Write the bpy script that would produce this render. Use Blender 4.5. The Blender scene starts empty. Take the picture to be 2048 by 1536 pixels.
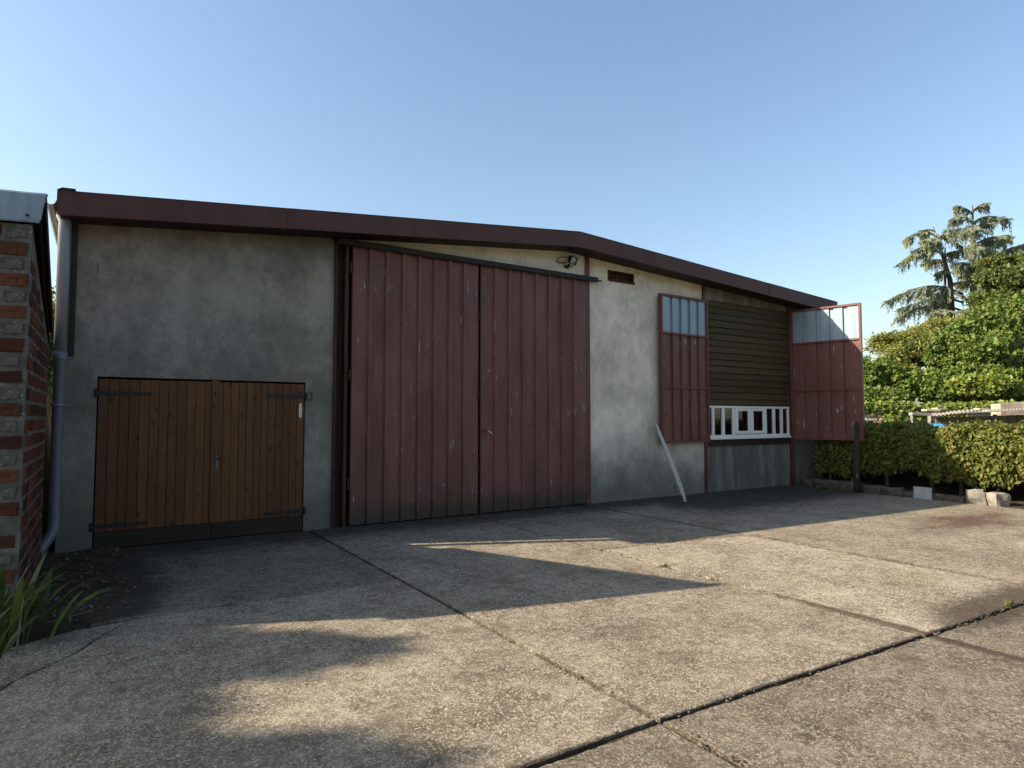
import bpy, math, random
import numpy as np
from mathutils import Vector, Matrix

R = math.radians
random.seed(7)
RNG = np.random.default_rng(11)
scene = bpy.context.scene
col = scene.collection

# ------------------------------------------------------------------ camera
CAM = Vector((0.0, -9.25, 1.60))
YAW, PITCH, FPX = R(32.8), math.atan(67.0 / 1275.0), 1275.0
cd = bpy.data.cameras.new('camera')
cd.sensor_width = 36.0
cd.lens = 36.0 * FPX / 2048.0
cd.clip_start, cd.clip_end = 0.05, 2000.0
cam = bpy.data.objects.new('camera', cd)
cam.location = CAM
cam.rotation_euler = (R(90) + PITCH, 0, -YAW)
col.objects.link(cam)
scene.camera = cam

# ------------------------------------------------------------------ sky, sun, exposure
SUN = Vector((-1.58, 0.70, 1.0)).normalized()          # towards the sun
world = bpy.data.worlds.new('World')
scene.world = world
world.use_nodes = True
wn = world.node_tree
wn.nodes.clear()
sky = wn.nodes.new('ShaderNodeTexSky')
sky.sky_type = 'NISHITA'
sky.sun_disc = False
sky.sun_elevation = math.asin(SUN.z)
sky.sun_rotation = math.atan2(SUN.x, SUN.y)
sky.air_density, sky.dust_density, sky.ozone_density = 1.2, 1.6, 1.9
bg = wn.nodes.new('ShaderNodeBackground')
bg.inputs['Strength'].default_value = 0.106
wo = wn.nodes.new('ShaderNodeOutputWorld')
wn.links.new(sky.outputs['Color'], bg.inputs['Color'])
wn.links.new(bg.outputs[0], wo.inputs['Surface'])

sl = bpy.data.lights.new('sun', 'SUN')
sl.energy = 5.0
sl.angle = R(0.53)
sl.color = (1.0, 0.885, 0.72)
so = bpy.data.objects.new('sun', sl)
so.rotation_euler = (-SUN).to_track_quat('-Z', 'Y').to_euler()
so.location = SUN * 60
col.objects.link(so)

scene.view_settings.view_transform = 'Standard'
scene.view_settings.look = 'None'
scene.view_settings.gamma = 1.0
scene.view_settings.use_curve_mapping = False
scene.view_settings.exposure = 1.12
scene.render.engine = 'CYCLES'
scene.cycles.max_bounces = 6
scene.cycles.transparent_max_bounces = 8
try:
    scene.cycles.use_denoising = True
except Exception:
    pass

# ------------------------------------------------------------------ helpers
_fw = Vector((math.sin(YAW) * math.cos(PITCH), math.cos(YAW) * math.cos(PITCH), math.sin(PITCH)))
_rt = Vector((math.cos(YAW), -math.sin(YAW), 0))
_up = _rt.cross(_fw)


def at(u, v, depth):
    """a point of the place, from where it stands in the photograph and its distance"""
    d = _fw * FPX + _rt * (u - 1024.0) - _up * (v - 768.0)
    return CAM + d * (depth / FPX)


def link(o):
    col.objects.link(o)
    return o


def put_under(o, parent):
    if parent is not None:
        o.parent = parent
        o.matrix_parent_inverse = parent_world(parent).inverted()


def parent_world(p):
    m = Matrix.LocRotScale(p.location, p.rotation_euler, p.scale)
    if p.parent is not None:
        return parent_world(p.parent) @ p.matrix_parent_inverse @ m
    return m


def tag(o, label=None, cat=None, group=None, kind=None):
    if label:
        o['label'] = label
    if cat:
        o['category'] = cat
    if group:
        o['group'] = group
    if kind:
        o['kind'] = kind
    return o


def thing(name, loc, label, cat, group=None):
    o = bpy.data.objects.new(name, None)
    o.empty_display_size = 0.2
    o.location = loc
    link(o)
    return tag(o, label, cat, group)


def mesh_data(name, v, f, mat, smooth=False):
    me = bpy.data.meshes.new(name)
    me.from_pydata([tuple(p) for p in v], [], f)
    if mat is not None:
        me.materials.append(mat)
    if smooth:
        me.polygons.foreach_set('use_smooth', [True] * len(me.polygons))
    me.update()
    return me


def obj(name, me, parent=None, loc=(0, 0, 0), rot=(0, 0, 0), scale=(1, 1, 1)):
    o = bpy.data.objects.new(name, me)
    o.location, o.rotation_euler, o.scale = loc, rot, scale
    link(o)
    put_under(o, parent)
    return o


class MB:
    def __init__(s):
        s.v, s.f = [], []

    def add(s, v, f):
        n = len(s.v)
        s.v += [tuple(p) for p in v]
        s.f += [tuple(i + n for i in q) for q in f]
        return s

    def box(s, x0, x1, y0, y1, z0, z1):
        v = [(x0, y0, z0), (x1, y0, z0), (x1, y1, z0), (x0, y1, z0),
             (x0, y0, z1), (x1, y0, z1), (x1, y1, z1), (x0, y1, z1)]
        return s.add(v, [(0, 3, 2, 1), (4, 5, 6, 7), (0, 1, 5, 4), (1, 2, 6, 5), (2, 3, 7, 6), (3, 0, 4, 7)])

    def prism(s, prof, axis, a, b):
        """profile of 2D points extruded along an axis between a and b"""
        def P(p, t):
            return {'x': (t, p[0], p[1]), 'y': (p[0], t, p[1]), 'z': (p[0], p[1], t)}[axis]
        n = len(prof)
        v = [P(p, a) for p in prof] + [P(p, b) for p in prof]
        f = [(i, (i + 1) % n, (i + 1) % n + n, i + n) for i in range(n)]
        f += [tuple(reversed(range(n))), tuple(range(n, 2 * n))]
        return s.add(v, f)

    def cbox(s, x0, x1, y0, y1, z0, z1, c=0.004):
        """box with chamfered front edges"""
        v, f = [], []
        rings = [(0, y1, 0), (0, y0 + c, 0), (c, y0, 0)]
        for ins, y, _ in rings:
            v += [(x0 + ins, y, z0 + ins), (x1 - ins, y, z0 + ins), (x1 - ins, y, z1 - ins), (x0 + ins, y, z1 - ins)]
        f.append((3, 2, 1, 0)[::-1])
        for r in range(2):
            for i in range(4):
                j = (i + 1) % 4
                f.append((r * 4 + i, r * 4 + j, r * 4 + 4 + j, r * 4 + 4 + i))
        f.append((8, 9, 10, 11))
        return s.add(v, f)

    def tube(s, pts, rad, seg=10, cap=True):
        pts = [Vector(p) for p in pts]
        if not hasattr(rad, '__len__'):
            rad = [rad] * len(pts)
        n0 = len(s.v)
        up = None
        for i, p in enumerate(pts):
            t = (pts[min(i + 1, len(pts) - 1)] - pts[max(i - 1, 0)]).normalized()
            if up is None:
                up = Vector((0, 0, 1)) if abs(t.z) < 0.9 else Vector((1, 0, 0))
            a = t.cross(up).normalized()
            up = a.cross(t).normalized()
            for k in range(seg):
                th = 2 * math.pi * k / seg
                s.v.append(tuple(p + (a * math.cos(th) + up * math.sin(th)) * rad[i]))
        for i in range(len(pts) - 1):
            for k in range(seg):
                k2 = (k + 1) % seg
                s.f.append((n0 + i * seg + k, n0 + i * seg + k2, n0 + (i + 1) * seg + k2, n0 + (i + 1) * seg + k))
        if cap:
            s.f.append(tuple(n0 + k for k in reversed(range(seg))))
            m = n0 + (len(pts) - 1) * seg
            s.f.append(tuple(m + k for k in range(seg)))
        return s

    def build(s, name, mat, parent=None, smooth=False, **k):
        return obj(name, mesh_data(name, s.v, s.f, mat, smooth), parent, **k)


def rock(name, mat, size, seed, parent=None, sub=2, rough=0.12, loc=(0, 0, 0), rz=0.0, boxy=0.6):
    """an irregular block of stone"""
    import bmesh
    rnd = np.random.default_rng(seed)
    bm = bmesh.new()
    bmesh.ops.create_cube(bm, size=1.0)
    bmesh.ops.subdivide_edges(bm, edges=bm.edges[:], cuts=3, use_grid_fill=True)
    ph = rnd.uniform(0, 6, (6, 3))
    fr = rnd.uniform(2, 7, (6, 3))
    for v in bm.verts:
        p = v.co
        d = p.normalized() * 0.62
        q = p.lerp(d, 1 - boxy)
        n = sum(math.sin(fr[i][0] * q.x + ph[i][0]) * math.sin(fr[i][1] * q.y + ph[i][1]) * math.sin(fr[i][2] * q.z + ph[i][2]) for i in range(6))
        q = q * (1 + rough * n * 0.5)
        v.co = Vector((q.x * size[0], q.y * size[1], (q.z + 0.5) * size[2]))
    me = bpy.data.meshes.new(name)
    bm.to_mesh(me)
    bm.free()
    me.materials.append(mat)
    me.polygons.foreach_set('use_smooth', [True] * len(me.polygons))
    return obj(name, me, parent, loc=loc, rot=(0, 0, rz))


# ------------------------------------------------------------------ material kit
class NT:
    def __init__(s, name):
        s.m = bpy.data.materials.new(name)
        s.m.use_nodes = True
        s.t = s.m.node_tree
        s.t.nodes.clear()
        s.out = s.t.nodes.new('ShaderNodeOutputMaterial')
        s.tc = None

    def n(s, typ, **kw):
        nd = s.t.nodes.new(typ)
        for k, v in kw.items():
            setattr(nd, k, v)
        return nd

    def put(s, sock, val):
        if hasattr(val, 'is_output'):
            s.t.links.new(val, sock)
        elif val is not None:
            if hasattr(val, '__len__') and len(val) == 3 and sock.type == 'RGBA':
                val = (*val, 1)
            sock.default_value = val

    def co(s):
        if s.tc is None:
            s.tc = s.n('ShaderNodeTexCoord').outputs['Object']
        return s.tc

    def mapv(s, scale=(1, 1, 1), loc=(0, 0, 0), vec=None):
        m = s.n('ShaderNodeMapping')
        s.put(m.inputs['Vector'], vec or s.co())
        m.inputs['Scale'].default_value = scale
        m.inputs['Location'].default_value = loc
        return m.outputs[0]

    def noise(s, scale, detail=4, rough=0.55, vec=None, dist=0.0):
        nd = s.n('ShaderNodeTexNoise')
        s.put(nd.inputs['Vector'], vec or s.co())
        nd.inputs['Scale'].default_value = scale
        nd.inputs['Detail'].default_value = detail
        nd.inputs['Roughness'].default_value = rough
        nd.inputs['Distortion'].default_value = dist
        return nd.outputs['Fac']

    def voro(s, scale, vec=None, out='Color', feat='F1'):
        nd = s.n('ShaderNodeTexVoronoi', feature=feat)
        s.put(nd.inputs['Vector'], vec or s.co())
        nd.inputs['Scale'].default_value = scale
        return nd.outputs[out]

    def ramp(s, fac, stops, interp='LINEAR'):
        nd = s.n('ShaderNodeValToRGB')
        nd.color_ramp.interpolation = interp
        el = nd.color_ramp.elements
        while len(el) < len(stops):
            el.new(0.5)
        for e, (p, c) in zip(el, stops):
            e.position = p
            if not hasattr(c, '__len__'):
                c = (c, c, c)
            e.color = (*c, 1)
        s.put(nd.inputs['Fac'], fac)
        return nd.outputs['Color']

    def mix(s, fac, a, b, mode='MIX'):
        nd = s.n('ShaderNodeMix', data_type='RGBA', blend_type=mode)
        s.put(nd.inputs[0], fac)
        s.put(nd.inputs[6], a)
        s.put(nd.inputs[7], b)
        return nd.outputs[2]

    def math(s, op, a, b=None, c=None, clamp=False):
        nd = s.n('ShaderNodeMath', operation=op, use_clamp=clamp)
        s.put(nd.inputs[0], a)
        if b is not None:
            s.put(nd.inputs[1], b)
        if c is not None:
            s.put(nd.inputs[2], c)
        return nd.outputs[0]

    def step(s, val, lo, hi):
        nd = s.n('ShaderNodeMapRange', interpolation_type='SMOOTHSTEP')
        s.put(nd.inputs['Value'], val)
        nd.inputs['From Min'].default_value = lo
        nd.inputs['From Max'].default_value = hi
        return nd.outputs['Result']

    def xyz(s):
        nd = s.n('ShaderNodeSeparateXYZ')
        s.put(nd.inputs[0], s.co())
        return nd.outputs

    def bump(s, h, strength=0.4, dist=0.01, nrm=None):
        nd = s.n('ShaderNodeBump')
        nd.inputs['Strength'].default_value = strength
        nd.inputs['Distance'].default_value = dist
        s.put(nd.inputs['Height'], h)
        if nrm is not None:
            s.put(nd.inputs['Normal'], nrm)
        return nd.outputs[0]

    def bsdf(s, color, rough=0.8, metal=0.0, normal=None, spec=0.35):
        nd = s.n('ShaderNodeBsdfPrincipled')
        s.put(nd.inputs['Base Color'], color)
        s.put(nd.inputs['Roughness'], rough)
        s.put(nd.inputs['Metallic'], metal)
        nd.inputs['Specular IOR Level'].default_value = spec
        if normal is not None:
            s.put(nd.inputs['Normal'], normal)
        s.t.links.new(nd.outputs[0], s.out.inputs['Surface'])
        return s.m

    def rand(s):
        return s.n('ShaderNodeObjectInfo').outputs['Random']


M = {}


def make_materials():
    # --- concrete of the yard: three pours that weathered differently, plus one shade-darkened copy
    def concrete(name, gain, pale):
        t = NT(name)
        X, Y, Z = t.xyz()
        def K(c, k=1.0):
            return (c[0] * gain * k * 0.97, c[1] * gain * k * 0.935, c[2] * gain * k * 0.86)
        wear = t.noise(9.0, 12, 0.86)
        broad = t.noise(0.9, 8, 0.72, vec=t.mapv(loc=(2, 5, 0)))
        w = t.math('ADD', t.math('MULTIPLY', wear, 0.66), t.math('MULTIPLY', broad, 0.34))
        c = t.ramp(w, [(0.40, K((0.080, 0.064, 0.048))), (0.47, K((0.160, 0.135, 0.102))), (0.53, K((0.240, 0.206, 0.160))), (0.62, K((0.38, 0.34, 0.275)))])
        fine = t.noise(95, 3, 0.8)
        clot = t.noise(48, 6, 0.85)
        c = t.mix(t.math('MULTIPLY', t.step(clot, 0.50, 0.58), 0.50), c, K((0.070, 0.055, 0.040)))
        cell = t.voro(95)
        cv = t.n('ShaderNodeRGBToBW'); t.put(cv.inputs[0], cell); cv = cv.outputs[0]
        c = t.mix(t.math('MULTIPLY', t.step(cv, 0.60, 0.80), 0.75), c, K((0.46, 0.405, 0.32)))
        c = t.mix(t.math('MULTIPLY', t.step(fine, 0.53, 0.62), 0.75), c, K((0.045, 0.036, 0.026)))
        lich = t.math('MULTIPLY', t.step(t.noise(20, 7, 0.82, vec=t.mapv(loc=(3, 7, 0))), 0.53, 0.60), t.step(t.noise(1.3, 6, 0.7, vec=t.mapv(loc=(8, 1, 0))), 0.44, 0.56))
        c = t.mix(t.math('MULTIPLY', lich, pale), c, (0.47, 0.44, 0.375))
        blot = t.noise(2.1, 9, 0.78, vec=t.mapv(loc=(6, 2, 0)))
        c = t.mix(t.math('MULTIPLY', t.step(blot, 0.52, 0.62), 0.50), c, K((0.095, 0.074, 0.054)))
        c = t.mix(t.math('MULTIPLY', t.step(blot, 0.46, 0.36), 0.40), c, K((0.37, 0.335, 0.275)))
        grit = t.math('ADD', t.math('MULTIPLY', t.noise(12, 6, 0.75), 0.55), t.math('MULTIPLY', t.noise(55, 4, 0.8), 0.45))
        def near(a, b, wd):
            return t.math('SUBTRACT', 1.0, t.math('DIVIDE', t.math('ABSOLUTE', t.math('SUBTRACT', a, b)), wd), clamp=True)
        d1 = t.math('MAXIMUM', t.math('MULTIPLY', near(X, 7.46, 0.17), 0.72), t.math('MULTIPLY', near(X, 5.17, 0.12), t.step(Y, -4.4, -6.5)))
        band = t.math('MULTIPLY', near(Y, -6.86, 0.55), t.math('MULTIPLY', t.step(X, 4.9, 6.0), t.step(X, 8.6, 7.0)))
        stain = t.math('MULTIPLY', t.math('MULTIPLY', near(Y, -4.7, 1.25), near(X, 11.3, 3.4)), 1.2)
        stain = t.math('MULTIPLY', stain, t.math('ADD', 0.25, t.noise(1.0, 5, 0.65, vec=t.mapv((1.1, 3.6, 1)))))
        jn = t.math('MAXIMUM', t.math('MAXIMUM', near(X, 2.53, 0.045), near(X, 5.13, 0.045)), near(t.math('ADD', Y, t.math('MULTIPLY', X, 0.04)), -6.67, 0.06))
        m = t.math('MAXIMUM', t.math('MAXIMUM', t.math('MAXIMUM', d1, t.math('MULTIPLY', jn, 0.9)), band), stain)
        m = t.step(t.math('ADD', t.math('MULTIPLY', m, 0.55), t.math('MULTIPLY', grit, 0.85)), 0.60, 0.86)
        c = t.mix(t.math('MULTIPLY', m, 0.82), c, t.mix(t.step(X, 8.0, 9.5), (0.050, 0.034, 0.024), (0.085, 0.042, 0.030)))
        # soil and moss lying on the concrete: by the bed, along the foot of the barn, in the damp corner
        bed = t.math('MULTIPLY', t.step(X, 1.1, -0.05), t.step(Y, -3.6, -2.9))
        wet = t.math('MULTIPLY', t.step(Y, -3.2, -1.0), t.step(X, 7.4, 9.5))
        foot = t.math('MULTIPLY', t.step(Y, -1.9, -0.1), 0.75)
        bed = t.math('MAXIMUM', t.math('MAXIMUM', bed, t.math('MULTIPLY', wet, 0.85)), foot)
        bed = t.step(t.math('ADD', t.math('MULTIPLY', bed, 0.6), t.math('MULTIPLY', t.noise(4.5, 8, 0.8, vec=t.mapv((0.6, 1.6, 1))), 0.75)), 0.50, 0.82)
        c = t.mix(t.math('MULTIPLY', bed, 0.85), c, (0.040, 0.034, 0.026))
        h = t.math('ADD', t.math('MULTIPLY', fine, -0.7), t.math('MULTIPLY', cv, 0.35))
        h = t.math('ADD', t.math('ADD', h, t.math('MULTIPLY', wear, 1.2)), t.math('MULTIPLY', clot, -1.0))
        b = t.bump(h, 0.8, 0.012, t.bump(t.noise(7, 4, 0.6), 0.35, 0.03))
        return t.bsdf(c, 0.94, 0, b, 0.15)
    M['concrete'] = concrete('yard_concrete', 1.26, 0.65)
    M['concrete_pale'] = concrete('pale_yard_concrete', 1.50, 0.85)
    M['concrete_shaded'] = concrete('shaded_yard_concrete', 0.92, 0.5)  # mossy slab by the timber door, its deep shade put into the colour
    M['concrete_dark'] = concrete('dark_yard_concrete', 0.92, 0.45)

    # --- soil
    t = NT('soil')
    c = t.ramp(t.noise(6, 6, 0.7), [(0.3, (0.035, 0.026, 0.018)), (0.7, (0.10, 0.078, 0.05))])
    M['soil'] = t.bsdf(c, 0.95, 0, t.bump(t.noise(25, 6, 0.7), 0.8, 0.05), 0.1)
    t = NT('sandy_soil')
    c = t.ramp(t.noise(5, 6, 0.7), [(0.3, (0.15, 0.115, 0.075)), (0.7, (0.30, 0.24, 0.165))])
    M['sand'] = t.bsdf(c, 0.95, 0, t.bump(t.noise(30, 6, 0.7), 0.8, 0.03), 0.1)
    t = NT('meadow')
    c = t.ramp(t.noise(1.2, 6, 0.7), [(0.3, (0.05, 0.06, 0.02)), (0.7, (0.11, 0.12, 0.04))])
    M['meadow'] = t.bsdf(c, 0.95, 0, t.bump(t.noise(12, 6, 0.7), 0.9, 0.1), 0.1)

    # --- rendered wall of the barn
    def render_wall(name, lo, hi, dirt):
        t = NT(name)
        X, Y, Z = t.xyz()
        c = t.ramp(t.math('ADD', t.math('MULTIPLY', t.noise(0.8, 5, 0.6), 0.5), t.math('MULTIPLY', t.noise(5.0, 12, 0.86, vec=t.mapv((1, 1, 0.8))), 0.5)), [(0.40, tuple(q * 0.72 for q in lo)), (0.48, lo), (0.57, hi)])
        c = t.mix(t.math('MULTIPLY', t.step(t.noise(1.0, 6, 0.65, vec=t.mapv((2.2, 2.2, 0.8))), 0.45, 0.80), dirt), c, (0.17, 0.155, 0.125))
        run = t.noise(1.0, 3, 0.5, vec=t.mapv((19, 19, 3.4), loc=(3, 0, 1)))
        gate = t.step(t.noise(0.7, 2, 0.5, vec=t.mapv(loc=(2.2, 0, 5))), 0.42, 0.6)
        c = t.mix(t.math('MULTIPLY', t.math('MULTIPLY', t.step(run, 0.665, 0.74), gate), 0.65), c, (0.055, 0.055, 0.05))
        # algae at the foot, blown render near it
        low = t.step(t.math('ADD', Z, t.math('MULTIPLY', t.noise(2.2, 5, 0.7), -1.3)), 0.45, -0.55)
        c = t.mix(t.math('MULTIPLY', low, 0.8), c, (0.055, 0.057, 0.042))
        mid = t.step(t.math('ADD', Z, t.math('MULTIPLY', t.noise(1.1, 5, 0.7, vec=t.mapv(loc=(7, 1, 3))), -2.2)), 0.9, -0.8)
        c = t.mix(t.math('MULTIPLY', mid, 0.45), c, (0.20, 0.185, 0.15))
        sp = t.step(t.noise(38, 3, 0.6), 0.64, 0.70)
        gate2 = t.math('MULTIPLY', t.math('MAXIMUM', t.step(t.noise(1.3, 4, 0.6, vec=t.mapv(loc=(1, 0, 8))), 0.5, 0.62), t.math('MULTIPLY', t.step(X, 2.40, 2.6), t.step(X, 2.9, 2.8))), t.step(Z, 2.5, 0.9))
        c = t.mix(t.math('MULTIPLY', t.math('MULTIPLY', sp, gate2), 0.85), c, (0.55, 0.55, 0.52))
        # rain-washed strip under the eaves
        b = t.bump(t.noise(45, 5, 0.7), 0.35, 0.006, t.bump(t.noise(3, 4, 0.6), 0.25, 0.03))
        return t.bsdf(c, 0.93, 0, b, 0.15)
    M['wall'] = render_wall('rendered_wall', (0.64, 0.56, 0.465), (0.82, 0.72, 0.605), 0.28)
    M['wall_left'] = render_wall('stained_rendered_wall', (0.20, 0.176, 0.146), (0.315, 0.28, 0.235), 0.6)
    t = NT('streaked_concrete')
    c = t.ramp(t.noise(1.0, 5, 0.6, vec=t.mapv((4.2, 4.2, 0.8))), [(0.3, (0.105, 0.093, 0.077)), (0.5, (0.155, 0.138, 0.115)), (0.7, (0.25, 0.225, 0.19))])
    M['plinth'] = t.bsdf(c, 0.9, 0, t.bump(t.noise(40, 4, 0.7), 0.3, 0.005), 0.2)

    # --- painted sheet metal
    def paint(name, lo, hi, chips, rough=0.5, grime=True, hue=(0.33, 0.35, 0.38)):
        t = NT(name)
        X, Y, Z = t.xyz()
        c = t.ramp(t.noise(1.0, 9, 0.72, vec=t.mapv((2.2, 2.2, 0.7))), [(0.36, lo), (0.64, hi)])
        c = t.mix(t.math('MULTIPLY', t.step(t.noise(1.0, 4, 0.6, vec=t.mapv((14, 14, 0.5))), 0.5, 0.75), 0.3), c, (lo[0] * 0.55, lo[1] * 0.6, lo[2] * 0.6))
        ch = t.noise(1.0, 4, 0.65, vec=t.mapv((22, 22, 3.2), loc=(0, 0, 4)))
        gate = t.step(t.noise(1.3, 2, 0.5, vec=t.mapv(loc=(6, 0, 2.5))), 0.45, 0.62)
        c = t.mix(t.math('MULTIPLY', t.step(ch, chips, chips + 0.05), gate), c, hue)
        if grime:
            g = t.step(t.math('ADD', Z, t.math('MULTIPLY', t.noise(5, 7, 0.75), -0.75)), 0.06, -0.26)
            c = t.mix(t.math('MULTIPLY', g, 0.85), c, (0.035, 0.032, 0.022))
        return t.bsdf(c, rough, 0, t.bump(t.noise(3, 3, 0.5), 0.12, 0.02), 0.4)
    M['red'] = paint('faded_red_paint', (0.120, 0.040, 0.031), (0.198, 0.078, 0.061), 0.625, 0.52)
    M['red_shutter'] = paint('peeling_red_paint', (0.118, 0.040, 0.031), (0.170, 0.064, 0.050), 0.615, 0.5, False, (0.34, 0.38, 0.42))
    M['red_frame'] = paint('red_oxide_frame_paint', (0.11, 0.032, 0.022), (0.15, 0.046, 0.032), 0.72, 0.5, False)
    M['fascia'] = paint('dark_brown_fascia_paint', (0.062, 0.021, 0.0155), (0.095, 0.036, 0.027), 0.78, 0.62, False)
    t = NT('rusty_steel')
    c = t.ramp(t.noise(1.0, 6, 0.7, vec=t.mapv((12, 12, 1.2))), [(0.35, (0.03, 0.014, 0.009)), (0.55, (0.06, 0.025, 0.014)), (0.7, (0.12, 0.045, 0.018))])
    M['rust'] = t.bsdf(c, 0.75, 0, t.bump(t.noise(40, 4, 0.7), 0.3, 0.003), 0.3)
    t = NT('dark_steel')
    c = t.ramp(t.noise(9, 5, 0.7), [(0.3, (0.012, 0.010, 0.010)), (0.7, (0.032, 0.022, 0.018))])
    M['dark'] = t.bsdf(c, 0.6, 0, None, 0.3)
    t = NT('black_iron')
    M['iron'] = t.bsdf((0.010, 0.010, 0.011), 0.5, 0, None, 0.4)

    # --- galvanised and zinc
    def zinc(name, lo, hi, metal, rough):
        t = NT(name)
        n1 = t.noise(1.0, 5, 0.65, vec=t.mapv((11, 11, 1.1)))
        c = t.ramp(n1, [(0.3, lo), (0.7, hi)])
        c = t.mix(t.math('MULTIPLY', t.step(t.noise(26, 4, 0.7), 0.6, 0.75), 0.35), c, tuple(min(1, q * 1.35) for q in hi))
        return t.bsdf(c, rough, metal, t.bump(t.noise(8, 3, 0.5), 0.15, 0.01), 0.4)
    M['galv'] = zinc('weathered_galvanised_sheet', (0.19, 0.25, 0.31), (0.28, 0.335, 0.375), 0.4, 0.42)
    M['zinc'] = zinc('zinc_sheet', (0.17, 0.20, 0.235), (0.29, 0.325, 0.36), 0.3, 0.45)
    M['pvc'] = zinc('grey_downpipe', (0.11, 0.125, 0.145), (0.17, 0.19, 0.21), 0.1, 0.38)

    # --- timber
    def wood(name, a, b, knot, rough=0.6, axis='z', gloss=0.3):
        t = NT(name)
        rnd = t.rand()
        off = t.n('ShaderNodeCombineXYZ')
        t.put(off.inputs[0], t.math('MULTIPLY', rnd, 37.0))
        t.put(off.inputs[1], t.math('MULTIPLY', rnd, 91.0))
        t.put(off.inputs[2], t.math('MULTIPLY', rnd, 53.0))
        vm = t.n('ShaderNodeVectorMath', operation='ADD')
        t.put(vm.inputs[0], t.co())
        t.put(vm.inputs[1], off.outputs[0])
        v = vm.outputs[0]
        sc = {'z': (26, 26, 1.1), 'x': (1.1, 26, 26)}[axis]
        g = t.noise(1.0, 5, 0.6, vec=t.mapv(sc, vec=v), dist=0.6)
        c = t.ramp(g, [(0.3, a), (0.7, b)])
        c = t.mix(t.math('MULTIPLY', rnd, 0.75), c, tuple(x * 0.62 for x in a))
        ks = {'z': (9, 9, 4.2), 'x': (4.2, 9, 9)}[axis]
        kn = t.voro(1.0, vec=t.mapv(ks, vec=v), out='Distance')
        c = t.mix(t.math('MULTIPLY', t.step(t.math('ADD', kn, t.math('MULTIPLY', t.noise(22, 3, 0.6, vec=v), 0.12)), 0.30, 0.10), 0.92), c, knot)
        c = t.mix(t.math('MULTIPLY', t.step(t.noise(3.0, 4, 0.6, vec=v), 0.52, 0.75), 0.5), c, tuple(x * 0.45 for x in a))
        return t.bsdf(c, rough, 0, t.bump(g, 0.2, 0.004), gloss)
    M['pine'] = wood('stained_pine_planks', (0.112, 0.043, 0.012), (0.185, 0.072, 0.020), (0.016, 0.007, 0.003), 0.55)
    M['pine_dark'] = wood('damp_dark_board', (0.030, 0.019, 0.011), (0.055, 0.036, 0.02), (0.01, 0.007, 0.004), 0.7, 'x')
    M['weatherboard'] = wood('olive_brown_weatherboard', (0.062, 0.040, 0.016), (0.092, 0.061, 0.026), (0.13, 0.085, 0.036), 0.7, 'x')
    M['grey_wood'] = wood('silvered_timber', (0.23, 0.215, 0.19), (0.40, 0.38, 0.34), (0.10, 0.09, 0.08), 0.85)
    M['silver_wood'] = wood('bleached_silver_timber', (0.40, 0.365, 0.32), (0.62, 0.575, 0.51), (0.16, 0.14, 0.12), 0.85)
    M['post_wood'] = wood('old_grey_post', (0.035, 0.032, 0.027), (0.085, 0.08, 0.07), (0.2, 0.2, 0.19), 0.9)
    M['pale_wood'] = wood('pale_plank', (0.45, 0.37, 0.24), (0.60, 0.52, 0.36), (0.3, 0.2, 0.1), 0.8, 'x')
    M['brown_board'] = wood('dark_brown_board', (0.030, 0.019, 0.013), (0.05, 0.033, 0.022), (0.02, 0.012, 0.008), 0.7)
    t = NT('white_gloss_paint')
    c = t.ramp(t.noise(3, 5, 0.6), [(0.3, (0.74, 0.69, 0.63)), (0.7, (0.86, 0.81, 0.745))])
    M['white'] = t.bsdf(c, 0.42, 0, None, 0.4)

    # --- brick and mortar
    t = NT('old_red_brick')
    rnd = t.rand()
    c = t.ramp(rnd, [(0.0, (0.045, 0.018, 0.012)), (0.45, (0.11, 0.036, 0.020)), (0.8, (0.17, 0.056, 0.028)), (1.0, (0.07, 0.032, 0.022))])
    c = t.mix(t.math('MULTIPLY', t.step(t.noise(22, 7, 0.78), 0.46, 0.66), 0.7), c, (0.026, 0.014, 0.011))
    c = t.mix(t.math('MULTIPLY', t.step(t.noise(9, 5, 0.7), 0.62, 0.72), 0.6), c, (0.33, 0.30, 0.26))
    M['brick'] = t.bsdf(c, 0.92, 0, t.bump(t.noise(45, 5, 0.7), 0.6, 0.008), 0.15)
    t = NT('lime_mortar')
    c = t.ramp(t.noise(5, 6, 0.7), [(0.3, (0.075, 0.067, 0.055)), (0.7, (0.22, 0.20, 0.165))])
    c = t.mix(t.math('MULTIPLY', t.step(t.noise(48, 3, 0.6), 0.62, 0.70), t.step(t.noise(4, 3, 0.5), 0.5, 0.62)), c, (0.55, 0.55, 0.53))
    M['mortar'] = t.bsdf(c, 0.95, 0, t.bump(t.noise(35, 6, 0.75), 0.8, 0.02), 0.1)
    t = NT('cement_patched_block')
    c = t.ramp(t.noise(11, 6, 0.7), [(0.3, (0.06, 0.053, 0.042)), (0.7, (0.17, 0.153, 0.125))])
    c = t.mix(t.math('MULTIPLY', t.step(t.noise(50, 3, 0.6), 0.60, 0.68), t.step(t.noise(5, 3, 0.5), 0.48, 0.6)), c, (0.5, 0.5, 0.48))
    M['block'] = t.bsdf(c, 0.95, 0, t.bump(t.noise(40, 6, 0.75), 0.8, 0.015), 0.1)
    t = NT('garden_stone')
    c = t.ramp(t.noise(7, 6, 0.7), [(0.3, (0.17, 0.15, 0.12)), (0.7, (0.36, 0.325, 0.27))])
    c = t.mix(t.math('MULTIPLY', t.step(t.noise(14, 4, 0.7), 0.58, 0.7), 0.5), c, (0.09, 0.085, 0.06))
    M['stone'] = t.bsdf(c, 0.95, 0, t.bump(t.noise(30, 5, 0.7), 0.6, 0.01), 0.1)
    t = NT('pale_blue_stone')
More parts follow.
